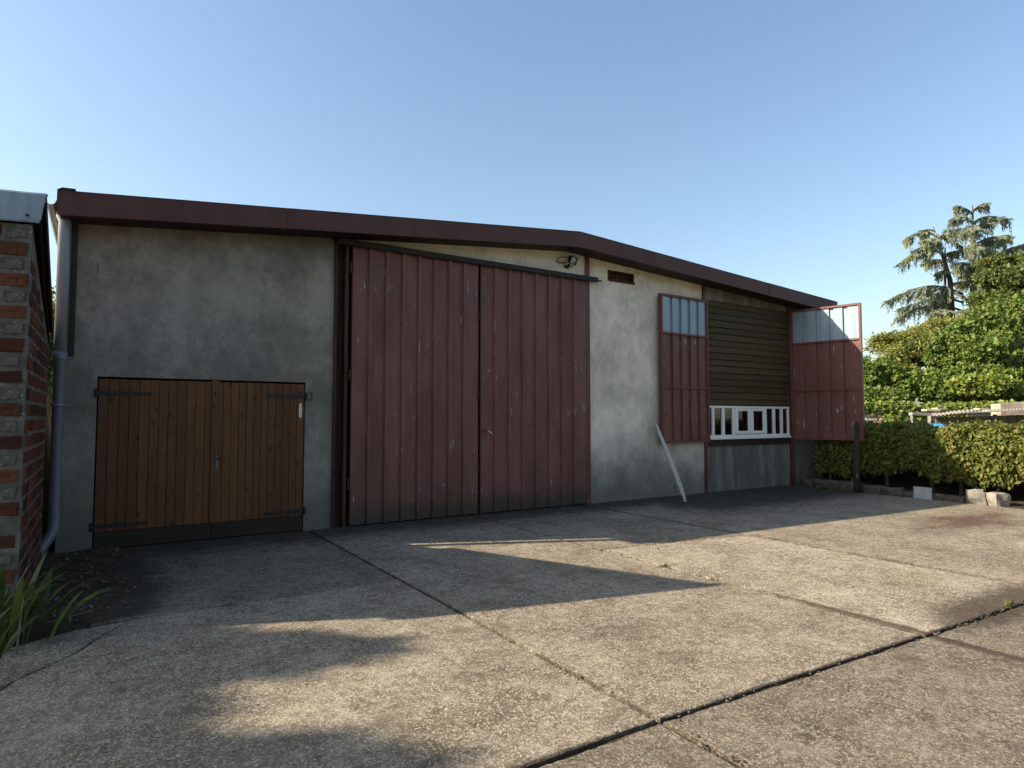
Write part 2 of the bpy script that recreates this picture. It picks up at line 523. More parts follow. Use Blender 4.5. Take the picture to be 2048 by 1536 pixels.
    M['pale_stone'] = t.bsdf(t.ramp(t.noise(9, 5, 0.7), [(0.3, (0.24, 0.24, 0.23)), (0.7, (0.36, 0.36, 0.34))]), 0.8, 0, t.bump(t.noise(30, 4, 0.6), 0.3, 0.004), 0.3)
    t = NT('mossy_kerb_stone')
    c = t.ramp(t.noise(8, 6, 0.7), [(0.3, (0.05, 0.044, 0.032)), (0.7, (0.15, 0.132, 0.10))])
    c = t.mix(t.math('MULTIPLY', t.step(t.noise(13, 4, 0.7), 0.55, 0.68), 0.6), c, (0.04, 0.042, 0.02))
    M['kerb'] = t.bsdf(c, 0.95, 0, t.bump(t.noise(25, 5, 0.7), 0.8, 0.015), 0.1)
    t = NT('field_stone_wall')
    rnd = t.voro(3.2)
    bw = t.n('ShaderNodeRGBToBW'); t.put(bw.inputs[0], rnd)
    c = t.ramp(bw.outputs[0], [(0.2, (0.34, 0.24, 0.16)), (0.5, (0.48, 0.39, 0.28)), (0.8, (0.56, 0.50, 0.40))])
    M['field_stone'] = t.bsdf(c, 0.95, 0, t.bump(t.noise(12, 5, 0.7), 0.7, 0.04), 0.1)
    t = NT('pale_lime_render')
    c = t.ramp(t.noise(2, 6, 0.7), [(0.35, (0.26, 0.20, 0.14)), (0.7, (0.52, 0.45, 0.35))])
    M['lime'] = t.bsdf(c, 0.95, 0, None, 0.1)
    t = NT('roof_tile_red')
    M['roof'] = t.bsdf(t.ramp(t.noise(6, 5, 0.7), [(0.3, (0.10, 0.045, 0.03)), (0.7, (0.18, 0.08, 0.05))]), 0.9)
    t = NT('grey_roof_sheet')
    M['roof_grey'] = t.bsdf(t.ramp(t.noise(3, 5, 0.7), [(0.3, (0.20, 0.20, 0.19)), (0.7, (0.33, 0.32, 0.30))]), 0.9)
    t = NT('weathered_corrugated_sheet')
    c = t.ramp(t.noise(2.5, 5, 0.7), [(0.3, (0.16, 0.135, 0.115)), (0.7, (0.36, 0.31, 0.255))])
    M['corrug'] = t.bsdf(c, 0.8)
    t = NT('blue_tarp')
    M['tarp'] = t.bsdf((0.05, 0.30, 0.50), 0.45)
    t = NT('lamp_black_casing')
    M['casing'] = t.bsdf((0.014, 0.014, 0.016), 0.4)
    t = NT('lamp_reflector_glass')
    M['lampglass'] = t.bsdf(t.ramp(t.noise(20, 2, 0.5), [(0.35, (0.30, 0.29, 0.20)), (0.6, (0.62, 0.62, 0.52))]), 0.15, 0.2, None, 0.6)
    t = NT('polished_steel')
    M['steel'] = t.bsdf((0.62, 0.62, 0.62), 0.28, 0.9)

    # --- window glass
    t = NT('window_glass')
    tr = t.n('ShaderNodeBsdfTransparent'); tr.inputs[0].default_value = (0.55, 0.58, 0.55, 1)
    gl = t.n('ShaderNodeBsdfGlossy'); gl.inputs['Roughness'].default_value = 0.015
    fr = t.n('ShaderNodeFresnel'); fr.inputs['IOR'].default_value = 1.95
    mx = t.n('ShaderNodeMixShader')
    t.put(mx.inputs[0], fr.outputs[0])
    t.t.links.new(tr.outputs[0], mx.inputs[1])
    t.t.links.new(gl.outputs[0], mx.inputs[2])
    t.t.links.new(mx.outputs[0], t.out.inputs['Surface'])
    M['glass'] = t.m

    # --- foliage
    def leaf(name, dark, light, third=None, trans=0.35, nsc=9.0, rough=0.5):
        t = NT(name)
        c = t.ramp(t.noise(nsc, 3, 0.7), [(0.32, dark), (0.68, light)])
        if third:
            c = t.mix(t.step(t.noise(nsc * 0.33, 3, 0.6, vec=t.mapv(loc=(5, 3, 1))), 0.52, 0.66), c, third)
        bs = t.n('ShaderNodeBsdfPrincipled')
        t.put(bs.inputs['Base Color'], c)
        bs.inputs['Roughness'].default_value = rough
        bs.inputs['Specular IOR Level'].default_value = 0.3
        tl = t.n('ShaderNodeBsdfTranslucent')
        t.put(tl.inputs[0], t.mix(0.5, c, (0.25, 0.30, 0.05)))
        mx = t.n('ShaderNodeMixShader'); mx.inputs[0].default_value = trans
        t.t.links.new(bs.outputs[0], mx.inputs[1])
        t.t.links.new(tl.outputs[0], mx.inputs[2])
        t.t.links.new(mx.outputs[0], t.out.inputs['Surface'])
        return t.m
    M['hornbeam'] = leaf('hornbeam_leaves', (0.055, 0.080, 0.016), (0.24, 0.25, 0.05), (0.24, 0.185, 0.05), 0.35, 14)
    M['ivy'] = leaf('ivy_leaves', (0.025, 0.060, 0.011), (0.175, 0.245, 0.043), (0.21, 0.225, 0.045), 0.28, 6)
    M['ivy_bright'] = leaf('bright_ivy_leaves', (0.06, 0.11, 0.018), (0.25, 0.31, 0.05), (0.28, 0.27, 0.055), 0.3, 6)
    M['yew'] = leaf('yellow_green_conifer', (0.085, 0.11, 0.022), (0.29, 0.30, 0.065), (0.27, 0.22, 0.07), 0.3, 5)
    M['cedar'] = leaf('blue_green_cedar_needles', (0.14, 0.17, 0.125), (0.32, 0.36, 0.26), (0.32, 0.32, 0.14), 0.3, 3)
    M['dark_leaf'] = leaf('dark_tree_leaves', (0.045, 0.07, 0.018), (0.115, 0.145, 0.036), (0.15, 0.15, 0.04), 0.3, 2.5)
    M['iris'] = leaf('iris_blades', (0.030, 0.060, 0.018), (0.065, 0.11, 0.032), (0.12, 0.14, 0.035), 0.3, 7, 0.4)
    M['grass'] = leaf('grass_blades', (0.07, 0.10, 0.02), (0.16, 0.18, 0.04), None, 0.35, 8)
    M['dry'] = leaf('dry_leaves', (0.10, 0.075, 0.045), (0.21, 0.17, 0.11), None, 0.15, 9, 0.8)
    t = NT('bark')
    c = t.ramp(t.noise(1.0, 5, 0.7, vec=t.mapv((14, 14, 2.5))), [(0.3, (0.05, 0.04, 0.03)), (0.7, (0.14, 0.115, 0.085))])
    M['bark'] = t.bsdf(c, 0.95, 0, t.bump(t.noise(1.0, 5, 0.7, vec=t.mapv((18, 18, 3))), 0.8, 0.03), 0.1)
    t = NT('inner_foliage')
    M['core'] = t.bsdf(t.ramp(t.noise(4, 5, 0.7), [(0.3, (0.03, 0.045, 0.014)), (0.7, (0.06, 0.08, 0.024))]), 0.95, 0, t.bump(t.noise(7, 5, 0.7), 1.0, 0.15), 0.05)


make_materials()


# ------------------------------------------------------------------ foliage kit
def leaf_mesh(name, P, D, Nn, L, W, mat, fold=0.25):
    """one folded blade per point: P base, D direction, Nn normal, L length, W width (arrays)"""
    P = np.asarray(P, float); D = np.asarray(D, float); Nn = np.asarray(Nn, float)
    D /= np.linalg.norm(D, axis=1)[:, None] + 1e-9
    S = np.cross(D, Nn)
    S /= np.linalg.norm(S, axis=1)[:, None] + 1e-9
    U = np.cross(S, D)
    L = np.broadcast_to(np.asarray(L, float), (len(P),))[:, None]
    W = np.broadcast_to(np.asarray(W, float), (len(P),))[:, None]
    a = P
    b = P + D * L * 0.45 + S * W * 0.5 + U * W * fold
    c = P + D * L
    d = P + D * L * 0.45 - S * W * 0.5 + U * W * fold
    n = len(P)
    V = np.stack([a, b, c, d], 1).reshape(-1, 3)
    me = bpy.data.meshes.new(name)
    me.vertices.add(4 * n)
    me.vertices.foreach_set('co', V.ravel())
    F = np.arange(4 * n).reshape(-1, 4)
    T = np.concatenate([F[:, [0, 1, 2]], F[:, [0, 2, 3]]], 1).reshape(-1, 3)
    me.loops.add(len(T) * 3)
    me.loops.foreach_set('vertex_index', T.ravel().astype(np.int32))
    me.polygons.add(len(T))
    me.polygons.foreach_set('loop_start', np.arange(0, len(T) * 3, 3, dtype=np.int32))
    me.materials.append(mat)
    me.update(calc_edges=True)
    me.validate()
    return me


def unit(n, rng=RNG):
    v = rng.normal(size=(n, 3))
    return v / np.linalg.norm(v, axis=1)[:, None]


def lump(dirs, seed):
    r = np.random.default_rng(seed)
    s = np.zeros(len(dirs))
    for k in range(7):
        w = unit(1, r)[0] * r.uniform(2.5, 7.5)
        s += np.sin(dirs @ w + r.uniform(0, 6)) * (1.0 / 7) * r.uniform(0.5, 1.5)
    return s


def leafy(lobes, n, size, seed, rough=0.22, shell=(0.5, 1.08), droop=0.25, aspect=0.7):
    """leaf positions spread through lumpy lobes (centre, radii)"""
    r = np.random.default_rng(seed)
    w = np.array([(l[1][0] * l[1][1] * l[1][2]) ** (2 / 3) for l in lobes])
    cnt = (n * w / w.sum()).astype(int)
    Ps, Ds, Ns = [], [], []
    for i, (c, rad) in enumerate(lobes):
        d = unit(cnt[i], r)
        rr = r.uniform(shell[0], shell[1], cnt[i]) ** 0.6
        k = 1 + rough * lump(d, seed * 31 + i) * 2.0
        p = np.array(c) + d * np.array(rad) * (rr * k)[:, None]
        o = d / np.array(rad)
        o /= np.linalg.norm(o, axis=1)[:, None]
        nn = o + 0.75 * unit(cnt[i], r)
        dr = unit(cnt[i], r) + 0.5 * o
        dr[:, 2] -= droop
        Ps.append(p); Ds.append(dr); Ns.append(nn)
    P, D, N_ = np.concatenate(Ps), np.concatenate(Ds), np.concatenate(Ns)
    L = size * np.clip(r.lognormal(-0.05, 0.35, len(P)), 0.4, 1.9)
    return P, D, N_, L, L * aspect


def core_mesh(name, lobes, k, seed, mat):
    """the dense twiggy inside of a crown, one lumpy body per lobe in one mesh"""
    import bmesh
    bm = bmesh.new()
    for i, (c, rad) in enumerate(lobes):
        g = bmesh.ops.create_icosphere(bm, subdivisions=3, radius=1.0)
        vs = g['verts']
        d = np.array([v.co[:] for v in vs])
        f = k * (1 + 0.22 * lump(d, seed * 31 + i) * 2.0)
        for v, q, ff in zip(vs, d, f):
            v.co = Vector(c) + Vector((q[0] * rad[0] * ff, q[1] * rad[1] * ff, q[2] * rad[2] * ff))
    me = bpy.data.meshes.new(name)
    bm.to_mesh(me)
    bm.free()
    me.materials.append(mat)
    return me


def trunk_mesh(base, top, r0, r1, seed, limbs=()):
    rnd = random.Random(seed)
    mb = MB()
    base, top = Vector(base), Vector(top)
    pts, rad = [], []
    for i in range(8):
        t = i / 7
        p = base.lerp(top, t) + Vector((rnd.uniform(-1, 1), rnd.uniform(-1, 1), 0)) * r0 * 0.5 * (0 < i < 7)
        pts.append(p); rad.append(r0 * (1.25 if i == 0 else 1) * (1 - t) + r1 * t)
    mb.tube(pts, rad, 9)
    for (t, tip) in limbs:
        a = base.lerp(top, t)
        tip = Vector(tip)
        r = (r0 * (1 - t) + r1 * t) * 0.55
        mid = a.lerp(tip, 0.5) + Vector((0, 0, 0.12 * (tip - a).length))
        mb.tube([a, a.lerp(mid, 0.5), mid, mid.lerp(tip, 0.5) , tip], [r, r * 0.85, r * 0.65, r * 0.45, r * 0.2], 6)
    return mb


def fluff(lobes, k, seed, lo=0.28, hi=0.5):
    # smaller boughs growing out of the main masses, so the outline is uneven
    r = np.random.default_rng(seed + 900)
    out = []
    for c, rad in lobes:
        out.append((c, tuple(q * 0.74 for q in rad)))
        for _ in range(k):
            d = unit(1, r)[0]
            d[2] = abs(d[2]) * 0.9 - 0.25
            f = r.uniform(lo, hi)
            p = np.array(c) + d * np.array(rad) * r.uniform(0.68, 1.08)
            out.append((tuple(p), (rad[0] * f * r.uniform(.8, 1.3), rad[1] * f * r.uniform(.8, 1.3), rad[2] * f * r.uniform(.6, 1.0))))
    return out


def tree(name, label, lobes, n, size, mat, seed, base, trunk_r=0.18, core=0.62, cat='tree', group=None, **kw):
    root = thing(name, base, label, cat, group)
    z0 = min(l[0][2] - l[1][2] for l in lobes)
    big = max(lobes, key=lambda l: l[0][2])
    limbs = [(0.35 + 0.5 * (i / max(1, len(lobes))), l[0]) for i, l in enumerate(lobes)]
    trunk_mesh(base, big[0], trunk_r, trunk_r * 0.35, seed, limbs).build('trunk', M['bark'], root, True)
    P, D, N_, L, W = leafy(fluff(lobes, kw.pop('boughs', 10), seed), n, size, seed, **kw)
    ob = obj('crown', leaf_mesh('crown', P, D, N_, L, W, mat), root)
    if core:
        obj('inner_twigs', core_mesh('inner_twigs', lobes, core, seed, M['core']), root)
    return root


# ================================================================== GROUND
def sheet(name, pts, z, mat, thick=0.0):
    mb = MB()
    n = len(pts)
    mb.add([(x, y, z) for x, y in pts], [tuple(range(n))])
    o = mb.build(name, mat)
    return tag(o, kind='structure')


sheet('ground', [(-500, -500), (600, -500), (600, 600), (-500, 600)], -0.06, M['meadow'])
sheet('soil_bed', [(-3.6, -9.0), (-0.05, -9.0), (-0.05, 13), (-3.6, 13)], -0.050, M['soil'])
sheet('garden_soil', [(13.3, -16), (16.9, -16), (16.9, 2.0), (13.3, 2.0)], -0.046, M['sand'])
sheet('yard_bedding', [(-0.05, -15), (13.3, -15), (13.3, 0.3), (-0.05, 0.3)], -0.024, M['soil'])

yard = bpy.data.objects.new('concrete_yard', None)
link(yard)
tag(yard, kind='structure')


def jag(a, b, amp, seed, step=0.035):
    """points from a to b (b left out) with a broken concrete edge"""
    r = np.random.default_rng(seed)
    a, b = np.array(a), np.array(b)
    L = np.linalg.norm(b - a)
    n = max(2, int(L / step))
    t = np.arange(n) / n
    d = (b - a) / L
    nn = np.array([-d[1], d[0]])            # inward for a counter-clockwise outline
    w = np.zeros(n)
    for k in range(9):
        f = r.uniform(2, 55)
        w += np.sin(f * t * L + r.uniform(0, 6)) / 9 * (2.6 if f < 15 else 1)
    w = np.abs(w) * amp * 1.6 + r.uniform(0, amp * 0.6, n)
    for k in range(r.poisson(L * 0.7)):
        c, s = r.uniform(0.04, 0.96), r.uniform(0.02, 0.07) / L
        w += r.uniform(0.6, 2.0) * amp * np.exp(-((t - c) / s) ** 2)
    w[0] = 0
    return [tuple(a + (b - a) * tt + nn * ww) for tt, ww in zip(t, w)]


def slab(corners, seed, z=0.0, amp=0.006, tilt=(0, 0), name='slab', mat='concrete'):
    """corners counter-clockwise; each side broken a little; a real 8 cm thick slab"""
    pts = []
    for i in range(len(corners)):
        pts += jag(corners[i], corners[(i + 1) % len(corners)], amp, seed * 10 + i)
    n = len(pts)
    cx = sum(p[0] for p in pts) / n
    cy = sum(p[1] for p in pts) / n
    def zz(x, y):
        return z + tilt[0] * (x - cx) + tilt[1] * (y - cy)
    r = random.Random(seed)
    v = []
    P = [Vector(p) for p in pts]
    ins = []
    for i in range(n):
        e = (P[(i + 1) % n] - P[i - 1])
        nn = Vector((-e.y, e.x)).normalized() if e.length > 1e-6 else Vector((0, 0))
        ins.append(P[i] + nn * r.uniform(0.006, 0.016))
    v += [(p.x, p.y, -0.09) for p in P]
    v += [(p.x, p.y, zz(p.x, p.y) - r.uniform(0.003, 0.008)) for p in P]
    v += [(p.x, p.y, zz(p.x, p.y)) for p in ins]
    f = []
    for k in range(2):
        for i in range(n):
            j = (i + 1) % n
            f.append((k * n + i, k * n + j, (k + 1) * n + j, (k + 1) * n + i))
    f.append(tuple(range(2 * n, 3 * n)))
    return obj(name, mesh_data(name, v, f, M[mat]), yard)


def ccw(x0, x1, y0, y1, sk=(0, 0, 0, 0)):
    return [(x0, y0 + sk[0]), (x1, y0 + sk[1]), (x1, y1 + sk[2]), (x0, y1 + sk[3])]


g = 0.008
slab([(-0.02, -3.28), (0.35, -3.27), (2.53 - g, -3.27), (2.53 - g, 0.25), (-0.02, 0.25)], 1, mat='concrete_shaded')
# the cracked slab at the left, in two pieces along the crack
slab([(-0.52, -4.38), (-0.40, -4.25), (-0.10, -3.90), (0.06, -3.55), (0.24, -3.292), (-0.12, -3.33), (-0.52, -3.55)], 2, z=-0.004, amp=0.006)
slab([(-0.46, -6.76), (2.53 - g, -6.745), (2.53 - g, -3.276), (0.25, -3.292), (0.075, -3.56), (-0.085, -3.91), (-0.385, -4.265), (-0.46, -4.42)], 3, amp=0.006)
slab([(2.53 + g, -6.76), (5.13 - g, -6.87), (5.13 - g, 0.25), (2.53 + g, 0.25)], 4, z=0.003)
slab([(5.13 + g, -3.26), (7.48 - g, -3.58), (7.48 - g, 0.25), (5.13 + g, 0.25)], 5, z=0.001, amp=0.007)
slab([(5.13 + g, -6.88), (7.48 - g, -6.95), (7.48 - g, -3.60), (5.13 + g, -3.285)], 6, z=0.006, amp=0.009, mat='concrete_pale')
slab([(7.48 + g, -7.0), (13.55, -7.05), (13.72, -0.4), (13.9, 0.25), (7.48 + g, 0.25)], 7, z=0.002, amp=0.010)
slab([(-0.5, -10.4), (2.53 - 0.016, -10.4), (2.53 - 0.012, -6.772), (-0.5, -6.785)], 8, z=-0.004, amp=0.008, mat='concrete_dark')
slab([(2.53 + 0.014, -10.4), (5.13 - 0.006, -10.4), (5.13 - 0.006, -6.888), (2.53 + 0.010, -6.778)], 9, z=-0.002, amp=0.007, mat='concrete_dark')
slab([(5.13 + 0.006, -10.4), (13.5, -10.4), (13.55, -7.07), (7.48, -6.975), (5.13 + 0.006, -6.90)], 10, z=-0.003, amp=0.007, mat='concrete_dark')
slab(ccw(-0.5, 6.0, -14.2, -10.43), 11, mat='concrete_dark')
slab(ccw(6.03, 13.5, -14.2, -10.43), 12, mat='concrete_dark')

# crumbs and grit in the joints
def crumbs():
    r = np.random.default_rng(5)
    segs = [((2.53, -3.5), (2.53, -6.75), 110), ((5.13, -3.0), (5.13, -6.8), 190), ((5.2, -3.27), (7.4, -3.58), 160),
            ((7.48, -3.6), (7.48, -6.9), 200), ((2.6, -6.79), (5.1, -6.88), 60), ((2.53, -6.9), (2.53, -8.0), 70),
            ((5.2, -6.9), (7.4, -6.97), 120), ((7.6, -3.5), (13.2, -4.6), 120)]
    mb = MB()
    for a, b, n in segs:
        a, b = np.array(a), np.array(b)
        for k in range(n):
            p = a + (b - a) * r.uniform() + r.normal(0, 0.028, 2)
            s = r.uniform(0.003, 0.010) * (2.0 if r.uniform() < 0.06 else 1)
            q = unit(1, r)[0]
            v = [(p[0] + s * math.cos(th + q[0] * 3) * r.uniform(0.7, 1.3), p[1] + s * math.sin(th + q[0] * 3) * r.uniform(0.7, 1.3), 0.003) for th in (0, 1.6, 3.1, 4.7)]
            v += [(p[0] + q[0] * s * 0.3, p[1] + q[1] * s * 0.3, 0.004 + s * r.uniform(0.5, 1.0))]
            mb.add(v, [(0, 1, 4), (1, 2, 4), (2, 3, 4), (3, 0, 4)])
    o = mb.build('grit', M['kerb'])
    tag(o, 'loose crumbs of stone lying along the slab joints', 'grit', kind='stuff')


crumbs()

# ================================================================== BARN
barn = thing('barn', (7.4, 0, 0), 'long grey rendered barn with red metal doors and dark brown roof edge', 'barn')
XL, XA, XR = -0.47, 7.12, 15.25
ZL, ZA, ZR = 4.17, 4.905, 4.44
OV = -0.42


def zr(x):
    return ZL + (x - XL) * (ZA - ZL) / (XA - XL) if x < XA else ZA + (x - XA) * (ZR - ZA) / (XR - XA)


def panel(name, x0, x1, mat, holes=(), ytop=0.14, z0=-0.08, y=0.0, reveal=0.16, y_of=None):
    xs = {x0, x1}
    zs = {z0}
    if x0 < XA < x1:
        xs.add(XA)
    for h in holes:
        xs |= {h[0], h[1]}
        zs |= {h[2], h[3]}
    xs, zs = sorted(x for x in xs if x0 <= x <= x1), sorted(z for z in zs if z >= z0)
    mb = MB()
    for a, b in zip(xs, xs[1:]):
        for k, z in enumerate(zs):
            last = k == len(zs) - 1
            ta = zr(a) - ytop if last else zs[k + 1]
            tb = zr(b) - ytop if last else zs[k + 1]
            mx, mz = (a + b) / 2, (z + min(ta, tb)) / 2
            if any(h[0] < mx < h[1] and h[2] < mz < h[3] for h in holes):
                continue
            mb.add([(a, y, z), (b, y, z), (b, y, tb), (a, y, ta)], [(0, 1, 2, 3)])
    for h in holes:
        a, b, c, d = h
        c = max(c, z0)
        mb.add([(a, y, c), (a, y, d), (a, y + reveal, d), (a, y + reveal, c)], [(0, 1, 2, 3)])
        mb.add([(b, y, c), (b, y, d), (b, y + reveal, d), (b, y + reveal, c)], [(3, 2, 1, 0)])
        mb.add([(a, y, d), (b, y, d), (b, y + reveal, d), (a, y + reveal, d)], [(0, 1, 2, 3)])
        if c > z0:
            mb.add([(a, y, c), (b, y, c), (b, y + reveal, c), (a, y + reveal, c)], [(3, 2, 1, 0)])
    return mb.build(name, mat, barn)


DX0, DX1, DZ1 = -0.045, 2.45, 2.10          # timber door opening
o = panel('wall_panel', -0.405, 2.84, M['wall_left'], [(DX0, DX1, -0.08, DZ1)])
o['label'] = 'dark stained render round the timber door'
panel('wall_panel', 2.84, 7.68, M['wall'], [(2.84, 7.68, -0.08, 4.22)], reveal=0.25)
VX0, VX1, VZ0, VZ1 = 8.16, 8.84, 4.25, 4.45
panel('wall_panel', 7.68, 10.84, M['wall'], [(VX0, VX1, VZ0, VZ1)], reveal=0.12)
panel('wall_panel', 10.90, 13.86, M['plinth'], [(10.90, 13.86, 0.98, 4.16)], reveal=0.14, y=0.006)
panel('wall_panel', 13.98, XR - 0.05, M['plinth'])
# sides, back and inside floor
MB().box(-0.405, -0.20, 0.004, 12.0, -0.08, 4.096).build('side_wall', M['wall_left'], barn)
MB().box(15.04, 15.20, 0.004, 12.0, -0.08, 4.355).build('side_wall', M['plinth'], barn)
mb = MB()
mb.prism([(-0.19, -0.08), (15.03, -0.08), (15.03, 4.36), (XA, 4.815), (-0.19, 4.11)], 'y', 11.8, 11.95)
mb.build('back_wall', M['wall'], barn)
MB().box(-0.19, 15.03, 0.27, 11.79, -0.04, -0.002).build('floor', M['plinth'], barn)

# roof: two sheets of corrugated covering with the brown fascia and soffit
for a, b in ((XL, XA), (XA, XR)):
    mb = MB()
    n = max(8, int((b - a) / 0.18))
    top = [(a + (b - a) * i / n, zr(a + (b - a) * i / n) - 0.012) for i in range(n + 1)]
    mb.prism(top + [(x, z - 0.07) for x, z in reversed(top)], 'y', OV + 0.01, 12.3)
    mb.build('roof_sheet', M['roof_grey'], barn)
    nb = 3
    for q_ in range(nb):
        e = 0.004 * ((q_ + (a > 0)) % 2) + 0.002 * q_
        xa, xb = a + (b - a) * q_ / nb + 0.0015, a + (b - a) * (q_ + 1) / nb - 0.0015
        wob = 0.004 * math.sin(q_ * 2.1 + a)
        mb = MB()
        mb.prism([(xa, zr(xa) - 0.262 + wob), (xb, zr(xb) - 0.262 - wob), (xb, zr(xb) + 0.012), (xa, zr(xa) + 0.012)], 'y', OV - 0.03 - e, OV - e)
        mb.prism([(xa, zr(xa) + 0.0125), (xb, zr(xb) + 0.0125), (xb, zr(xb) + 0.020), (xa, zr(xa) + 0.020)], 'y', OV - 0.036 - e, OV + 0.10 - e)
        fbo = mb.build('fascia_board', M['fascia'], barn)
        for k_ in range(1, 4):
            xs_ = xa + (xb - xa) * k_ / 4
            for dz_ in (-0.04, -0.22):
                MB().tube([(xs_, OV - 0.03 - e, zr(xs_) + dz_), (xs_, OV - 0.034 - e, zr(xs_) + dz_)], 0.008, 8).build('screw', M['rust'], fbo)
    mb = MB()
    mb.prism([(a + 0.01, zr(a) - 0.245), (b - 0.005, zr(b) - 0.245), (b - 0.005, zr(b) - 0.215), (a + 0.01, zr(a) - 0.215)], 'y', OV + 0.002, -0.004)
    mb.build('soffit', M['dark'], barn)
# return of the fascia along the left eaves, gutter and a bent scrap of flashing on the corner
MB().box(XL - 0.02, XL, OV - 0.02, 12.3, ZL - 0.20, ZL + 0.01).build('fascia_board', M['fascia'], barn)
gut = MB()
prof = []
for k in range(9):
    th = math.pi + math.pi * k / 8
    prof.append((XL - 0.075 + 0.055 * math.cos(th), ZL - 0.10 + 0.06 * math.sin(th)))
prof += [(x * 1.0 + (0.006 if x < XL - 0.075 else -0.006), z + 0.004) for x, z in reversed(prof)]
gut.prism(prof, 'y', OV - 0.02, 12.3)
gut.build('gutter', M['zinc'], barn)
mb = MB()
mb.add([(XL - 0.02, OV - 0.05, ZL + 0.022), (XL + 0.16, OV - 0.05, ZL + 0.04), (XL + 0.16, OV + 0.1, ZL + 0.055), (XL - 0.02, OV + 0.1, ZL + 0.03),
        (XL + 0.03, OV - 0.05, ZL + 0.052), (XL + 0.15, OV - 0.05, ZL + 0.058), (XL + 0.15, OV + 0.1, ZL + 0.07), (XL + 0.03, OV + 0.1, ZL + 0.06)],
       [(0, 3, 2, 1), (4, 5, 6, 7), (0, 1, 5, 4), (1, 2, 6, 5), (2, 3, 7, 6), (3, 0, 4, 7)])
mb.build('corner_flashing', M['dark'], barn)
# brown corner board hanging beside the downpipe
for a_, b_ in ((-0.385, -0.345), (-0.335, -0.290)):
    MB().box(a_, b_, -0.034, -0.004, 2.33, 3.92).build('corner_board', M['brown_board'], barn)

# steel posts of the frame
def post(x0, x1, z1, mat, y0=-0.035, y1=0.05):
    mb = MB()
    w = x1 - x0
    mb.box(x0, x1, y0, y0 + 0.008, 0, z1)
    mb.box(x0 + w * 0.42, x0 + w * 0.58, y0 + 0.0081, y1, 0, z1)
    mb.box(x0, x1, y1 + 0.0001, y1 + 0.008, 0, z1)
    return mb.build('post', mat, barn)


post(7.585, 7.68, zr(7.6) - 0.25, M['red_frame'])
post(10.835, 10.905, zr(10.8) - 0.25, M['red_frame'])
post(13.855, 13.985, zr(13.9) - 0.25, M['red_frame'])
# wide channel at the left of the metal doors
mb = MB()
mb.box(2.84, 2.875, -0.045, 0.18, 0, 4.30)
mb.box(2.8751, 3.00, 0.10, 0.115, 0, 4.22)
mb.box(3.00, 3.052, -0.03, 0.114, 0, 4.22)
mb.build('door_channel', M['rust'], barn)
MB().box(2.80, 3.10, -0.05, 0.0, 4.2205, 4.30).build('lintel', M['dark'], barn)

# top rail of the metal doors
mb = MB()
mb.box(2.84, 7.82, -0.13, -0.115, 4.15, 4.235)
mb.box(2.84, 7.82, -0.1149, -0.004, 4.222, 4.235)
mb.box(2.84, 7.82, -0.1149, -0.07, 4.15, 4.158)
mb.tube([(7.821, -0.09, 4.19), (7.93, -0.09, 4.19)], 0.014, 8)
mb.build('door_rail', M['dark'], barn)


# ---- ribbed metal doors
def ribbed(x0, x1, z0, z1, y, n, rib=0.050, h=0.040, slope=0.018, side=1, first=None):
    """front face profile of a ribbed sheet, from x0 to x1"""
    prof = [(x0, y)]
    pitch = (x1 - x0) / n
    for i in range(1, n):
        c = x0 + pitch * i
        prof += [(c - rib / 2 - slope, y), (c - rib / 2, y - h * side), (c + rib / 2, y - h * side), (c + rib / 2 + slope, y)]
    prof.append((x1, y))
    back = [(x, yy + 0.003) for x, yy in reversed(prof)]
    mb = MB()
    # slight buckling over the height, so the sheet is not a perfect extrusion
    zs = [z0 + (z1 - z0) * k / 10 for k in range(11)]
    n_ = len(prof)
    v, f = [], []
    for k, z in enumerate(zs):
        for (x, yy) in prof:
            v.append((x, yy + 0.004 * math.sin(3.1 * z + 1.7 * x) * (0 < k < 10), z))
    for k in range(10):
        for i in range(n_ - 1):
            a = k * n_ + i
            f.append((a, a + 1, a + n_ + 1, a + n_))
    mb.add(v, f)
    return mb


def metal_leaf(x0, x1, label):
    root = bpy.data.objects.new('metal_door', None)
    root.location = ((x0 + x1) / 2, 0, 0)
    link(root)
    put_under(root, barn)
    root['label'] = label
    s = ribbed(x0 + 0.002, x1 - 0.002, 0.025, 4.175, -0.045, 8).build('ribbed_sheet', M['red'], root)
    mb = MB()
    mb.box(x0, x0 + 0.04, -0.038, 0.02, 0.03, 4.17)
    mb.box(x1 - 0.04, x1, -0.038, 0.02, 0.03, 4.17)
    for z in (0.03, 1.4, 2.8, 4.12):
        mb.box(x0 + 0.041, x1 - 0.041, -0.036, 0.02, z, z + 0.05)
    mb.build('door_frame', M['red_frame'], root)
    return root


lf = metal_leaf(3.105, 5.262, 'left leaf of the tall ribbed red metal door')
rf = metal_leaf(5.305, 7.575, 'right leaf of the tall ribbed red metal door, with the lever')
